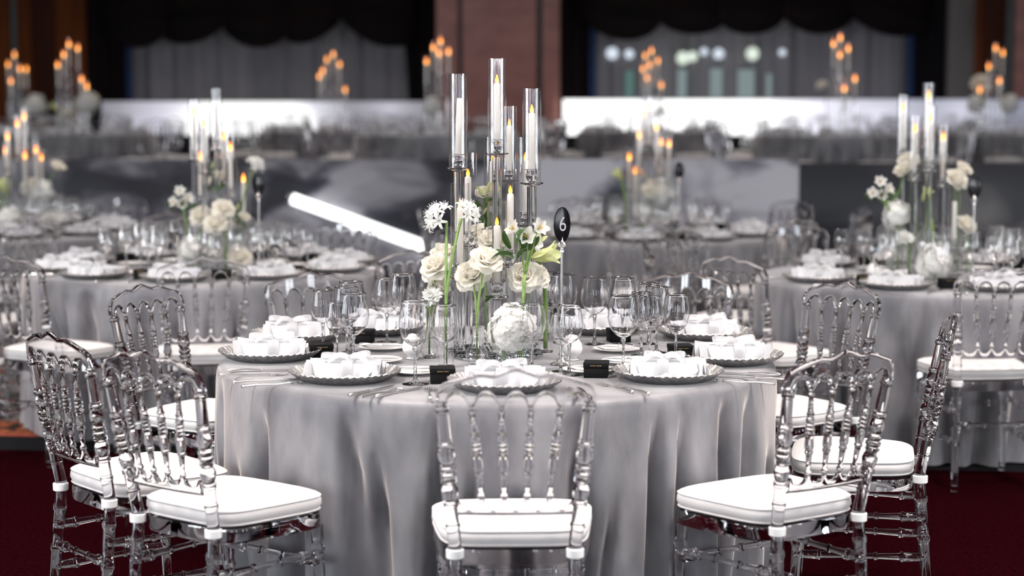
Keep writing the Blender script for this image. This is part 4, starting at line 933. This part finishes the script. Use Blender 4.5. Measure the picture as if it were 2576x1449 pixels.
SHORT = {'west': 'table left of six', 'east': 'table right of six', 'mid': 'table below cloudy panel', 'edge': 'low left edge table'}
BASES = {}
def arrangement(k, items):
    c, z0, t = TABLES[k]; n = 0
    for it in items:
        kind, px, py, dy, rad, d, lb = it; Y = c[1] + dy; H = atd(px, py, Y); z = z0 + Z6
        if kind not in ('trumpet', 'lily_bud'): H = clear(k, H, rad)
        low = H.z - z < .16 + rad * .5; b0 = Vector((c[0] + (H.x - c[0]) * .7, H.y - .02, z)); b = b0; n += 1
        if low: b = Vector((H.x, H.y, z)); H.z = max(H.z, z + rad * 1.02)
        else:
            for q in range(80):
                w_ = b0 + Vector((cos(q * 2.4), sin(q * 2.4), 0)) * (.0035 * q ** .9 * 2)
                if min([math.hypot(w_.x - x, w_.y - y) - .066 for x, y in BASES.setdefault(k, [(x, y) for x, y, _ in STICKS.get(k, [])])] + [1]) > 0: b = w_; break
            BASES[k].append((b.x, b.y))
        vh = min(.2, (H.z - z) * .5)
        if not low: vase('cylinder', b, uniq('vase of %s, %s' % (lb, SHORT.get(k, t.replace('the ', '')))), vh, .024)
        name = {'trumpet': 'alstroemeria', 'lily_bud': 'lisianthus', 'rosebud': 'rose'}.get(kind, kind)
        d = Vector(d); hs = [(kind, H, rad, d)]; lv = []
        if kind == 'trumpet':
            hs = [(kind, H + Vector((dx, -.02, dz)), rad, D(dx * 12, -.8, .4)) for dx, dz in ((-.035, -.02), (.0, .035), (.04, .0), (.01, -.03))]
            lv = [(H + Vector((dx, 0, -.06)), D(dx * 10, -.2, .7), .08, 'leaf') for dx in (-.04, .0, .03, .05)]
        elif kind == 'lily_bud':
            hs = [(kind, H, rad, D(.2, -.2, .9)), ('rosebud', H + Vector((.03, 0, -.05)), rad, D(.4, -.5, .6)), ('rosebud', H + Vector((-.03, 0, -.09)), rad * 1.1, D(-.5, -.5, .6))]
            lv = [(H + Vector((dx, 0, -.13)), D(dx * 20, -.2, .6), .06, 'broad_leaf') for dx in (-.02, .02)]
        flower(name, uniq('%s on %s' % (lb, t)), b + Vector((0, 0, .012 if not low else .001)), hs, None, lv, stem_r=.004 if kind != 'amaryllis' else .007, mouth=None if low else vh - .008)
arrangement('west', [('trumpet', 455, 498, -.05, .045, (0, -1, .3), 'white alstroemeria at the left of the candles'), ('rose', 500, 540, -.10, .055, (-.3, -.6, .6), 'cream rose at the left below the candle'), ('rose', 540, 560, -.14, .058, (0, -.7, .6), 'cream rose lowest of the middle'), ('rose', 562, 522, -.09, .055, (.3, -.6, .7), 'cream rose at the right of the middle'), ('lily_bud', 535, 415, .08, .035, (0, 0, 1), 'white lisianthus among the candles'),
    ('nerine', 640, 418, 0, .055, (.4, -.3, .7), 'white nerine high at the right'), ('lily_bud', 598, 520, -.06, .035, (0, 0, 1), 'pale lisianthus with dark leaves at right'), ('hydrangea', 482, 628, -.1, .07, (0, -.5, .8), 'white hydrangea low at the left'), ('rose', 602, 645, -.17, .06, (.1, -.6, .7), 'cream rose low at the right')])
arrangement('east', [('trumpet', 2212, 475, -.03, .045, (0, -1, .3), 'white alstroemeria at the left'), ('hydrangea', 2255, 540, -.06, .07, (-.3, -.6, .6), 'cream hydrangea at the left below the alstroemeria'), ('carnation', 2278, 596, -.14, .045, (0, -.6, .7), 'white carnation under the hydrangea'), ('amaryllis', 2330, 488, -.1, .06, (.3, -.4, .8), 'lime amaryllis in the middle'), ('rose', 2410, 448, -.05, .055, (.5, -.6, .6), 'white rose high at the right'),
    ('rosebud', 2424, 424, .02, .05, (.4, -.5, .7), 'white rose topmost at the right'), ('rose', 2434, 562, -.02, .05, (.5, -.5, .6), 'cream rose beside the number stand'), ('hydrangea', 2350, 660, -.18, .085, (0, -.5, .8), 'cream hydrangea lying low in front'), ('rose', 2285, 402, .08, .05, (-.2, -.6, .7), 'cream rose high among the candles'), ('rosebud', 2272, 426, .03, .05, (-.5, -.5, .6), 'white rose bud high at the left')])
arrangement('mid', [('amaryllis', 1556, 440, 0, .07, (-.5, -.4, .7), 'lime amaryllis at the left'), ('hydrangea', 1662, 488, -.08, .10, (.2, -.6, .7), 'large white hydrangea at the right'), ('lily_bud', 1624, 440, .04, .04, (0, 0, 1), 'white lisianthus with dark leaves'), ('carnation', 1612, 528, -.14, .06, (0, -.6, .7), 'white carnation low in front'), ('rose', 1638, 476, -.1, .06, (0, -.6, .7), 'cream rose beside the hydrangea')])
arrangement('edge', [('amaryllis', 6, 468, -.05, .085, (-.2, -.4, .8), 'lime amaryllis at the frame edge'), ('rose', 78, 466, -.06, .07, (0, -.6, .7), 'cream rose below the candles'), ('hydrangea', 104, 484, -.02, .08, (.3, -.5, .7), 'white hydrangea hanging at the right'), ('hydrangea', 22, 560, -.16, .085, (0, -.4, .9), 'grey-white hydrangea low at the left'), ('rosebud', 146, 418, .05, .06, (.4, -.3, .8), 'pale rose reaching far right'), ('carnation', 132, 548, -.1, .075, (0, -.4, .9), 'white carnation low at the right')])
arrangement('wood', [('hydrangea', 216, 262, -.05, .13, (.3, -.6, .7), 'white hydrangea at the right'), ('amaryllis', 136, 268, -.05, .09, (-.6, -.4, .6), 'lime amaryllis at the left'), ('rose', 234, 244, .05, .07, (.5, -.4, .7), 'white rose at the far right'), ('rose', 170, 285, -.1, .08, (0, -.6, .7), 'white rose low in the middle')])
arrangement('corner', [('hydrangea', 86, 268, -.05, .15, (.3, -.6, .7), 'grey-white hydrangea at the right')])
arrangement('pillar', [('hydrangea', 1088, 268, -.1, .10, (-.2, -.6, .7), 'white hydrangea in the middle')])
arrangement('screen', [('lily_bud', 1660, 268, 0, .06, (0, 0, 1), 'dark-leaved lisianthus at the right')])
arrangement('sheer', [('rose', 2066, 212, -.05, .06, (-.4, -.4, .8), 'white rose at the left')])
arrangement('rosewood', [('rose', 2462, 205, .05, .10, (-.5, -.5, .6), 'dusky rose high at the left'), ('hydrangea', 2455, 262, -.08, .10, (-.3, -.6, .7), 'grey hydrangea low at the left'), ('hydrangea', 2538, 262, -.05, .11, (.3, -.6, .7), 'grey hydrangea low at the right')])
for k, px, py, rz in (('west', 650, 463, -20), ('east', 2452, 470, -32), ('mid', 1708, 429, -12), ('wood', 205, 228, -10), ('corner', 55, 240, -10), ('screen', 1650, 232, -10)):
    c, z0, t = TABLES[k]; P = clear(k, atd(px, py, c[1] - .05), .045); number_stand((P.x, P.y, z0 + Z6), R(rz), None, uniq('silver stand with black oval plaque on %s' % t), P.z - z0 - Z6 - .058)
shaker(at(2196, 706, Z6), 0, uniq('white china shaker on the table right of table six'))

# ------------------------------------------------------------------ render look
SC.view_settings.view_transform = 'Standard'; SC.view_settings.look = 'None'; SC.view_settings.exposure = -.08; SC.view_settings.gamma = 1; SC.view_settings.use_curve_mapping = False
cy = SC.cycles
cy.max_bounces = 14; cy.diffuse_bounces = 5; cy.glossy_bounces = 4; cy.transmission_bounces = 12; cy.transparent_max_bounces = 28
cy.sample_clamp_indirect = 10; cy.caustics_reflective = False; cy.caustics_refractive = True
cy.use_adaptive_sampling = True; cy.adaptive_threshold = .02
cy.use_denoising = True
try: cy.denoiser = 'OPENIMAGEDENOISE'
except Exception: pass
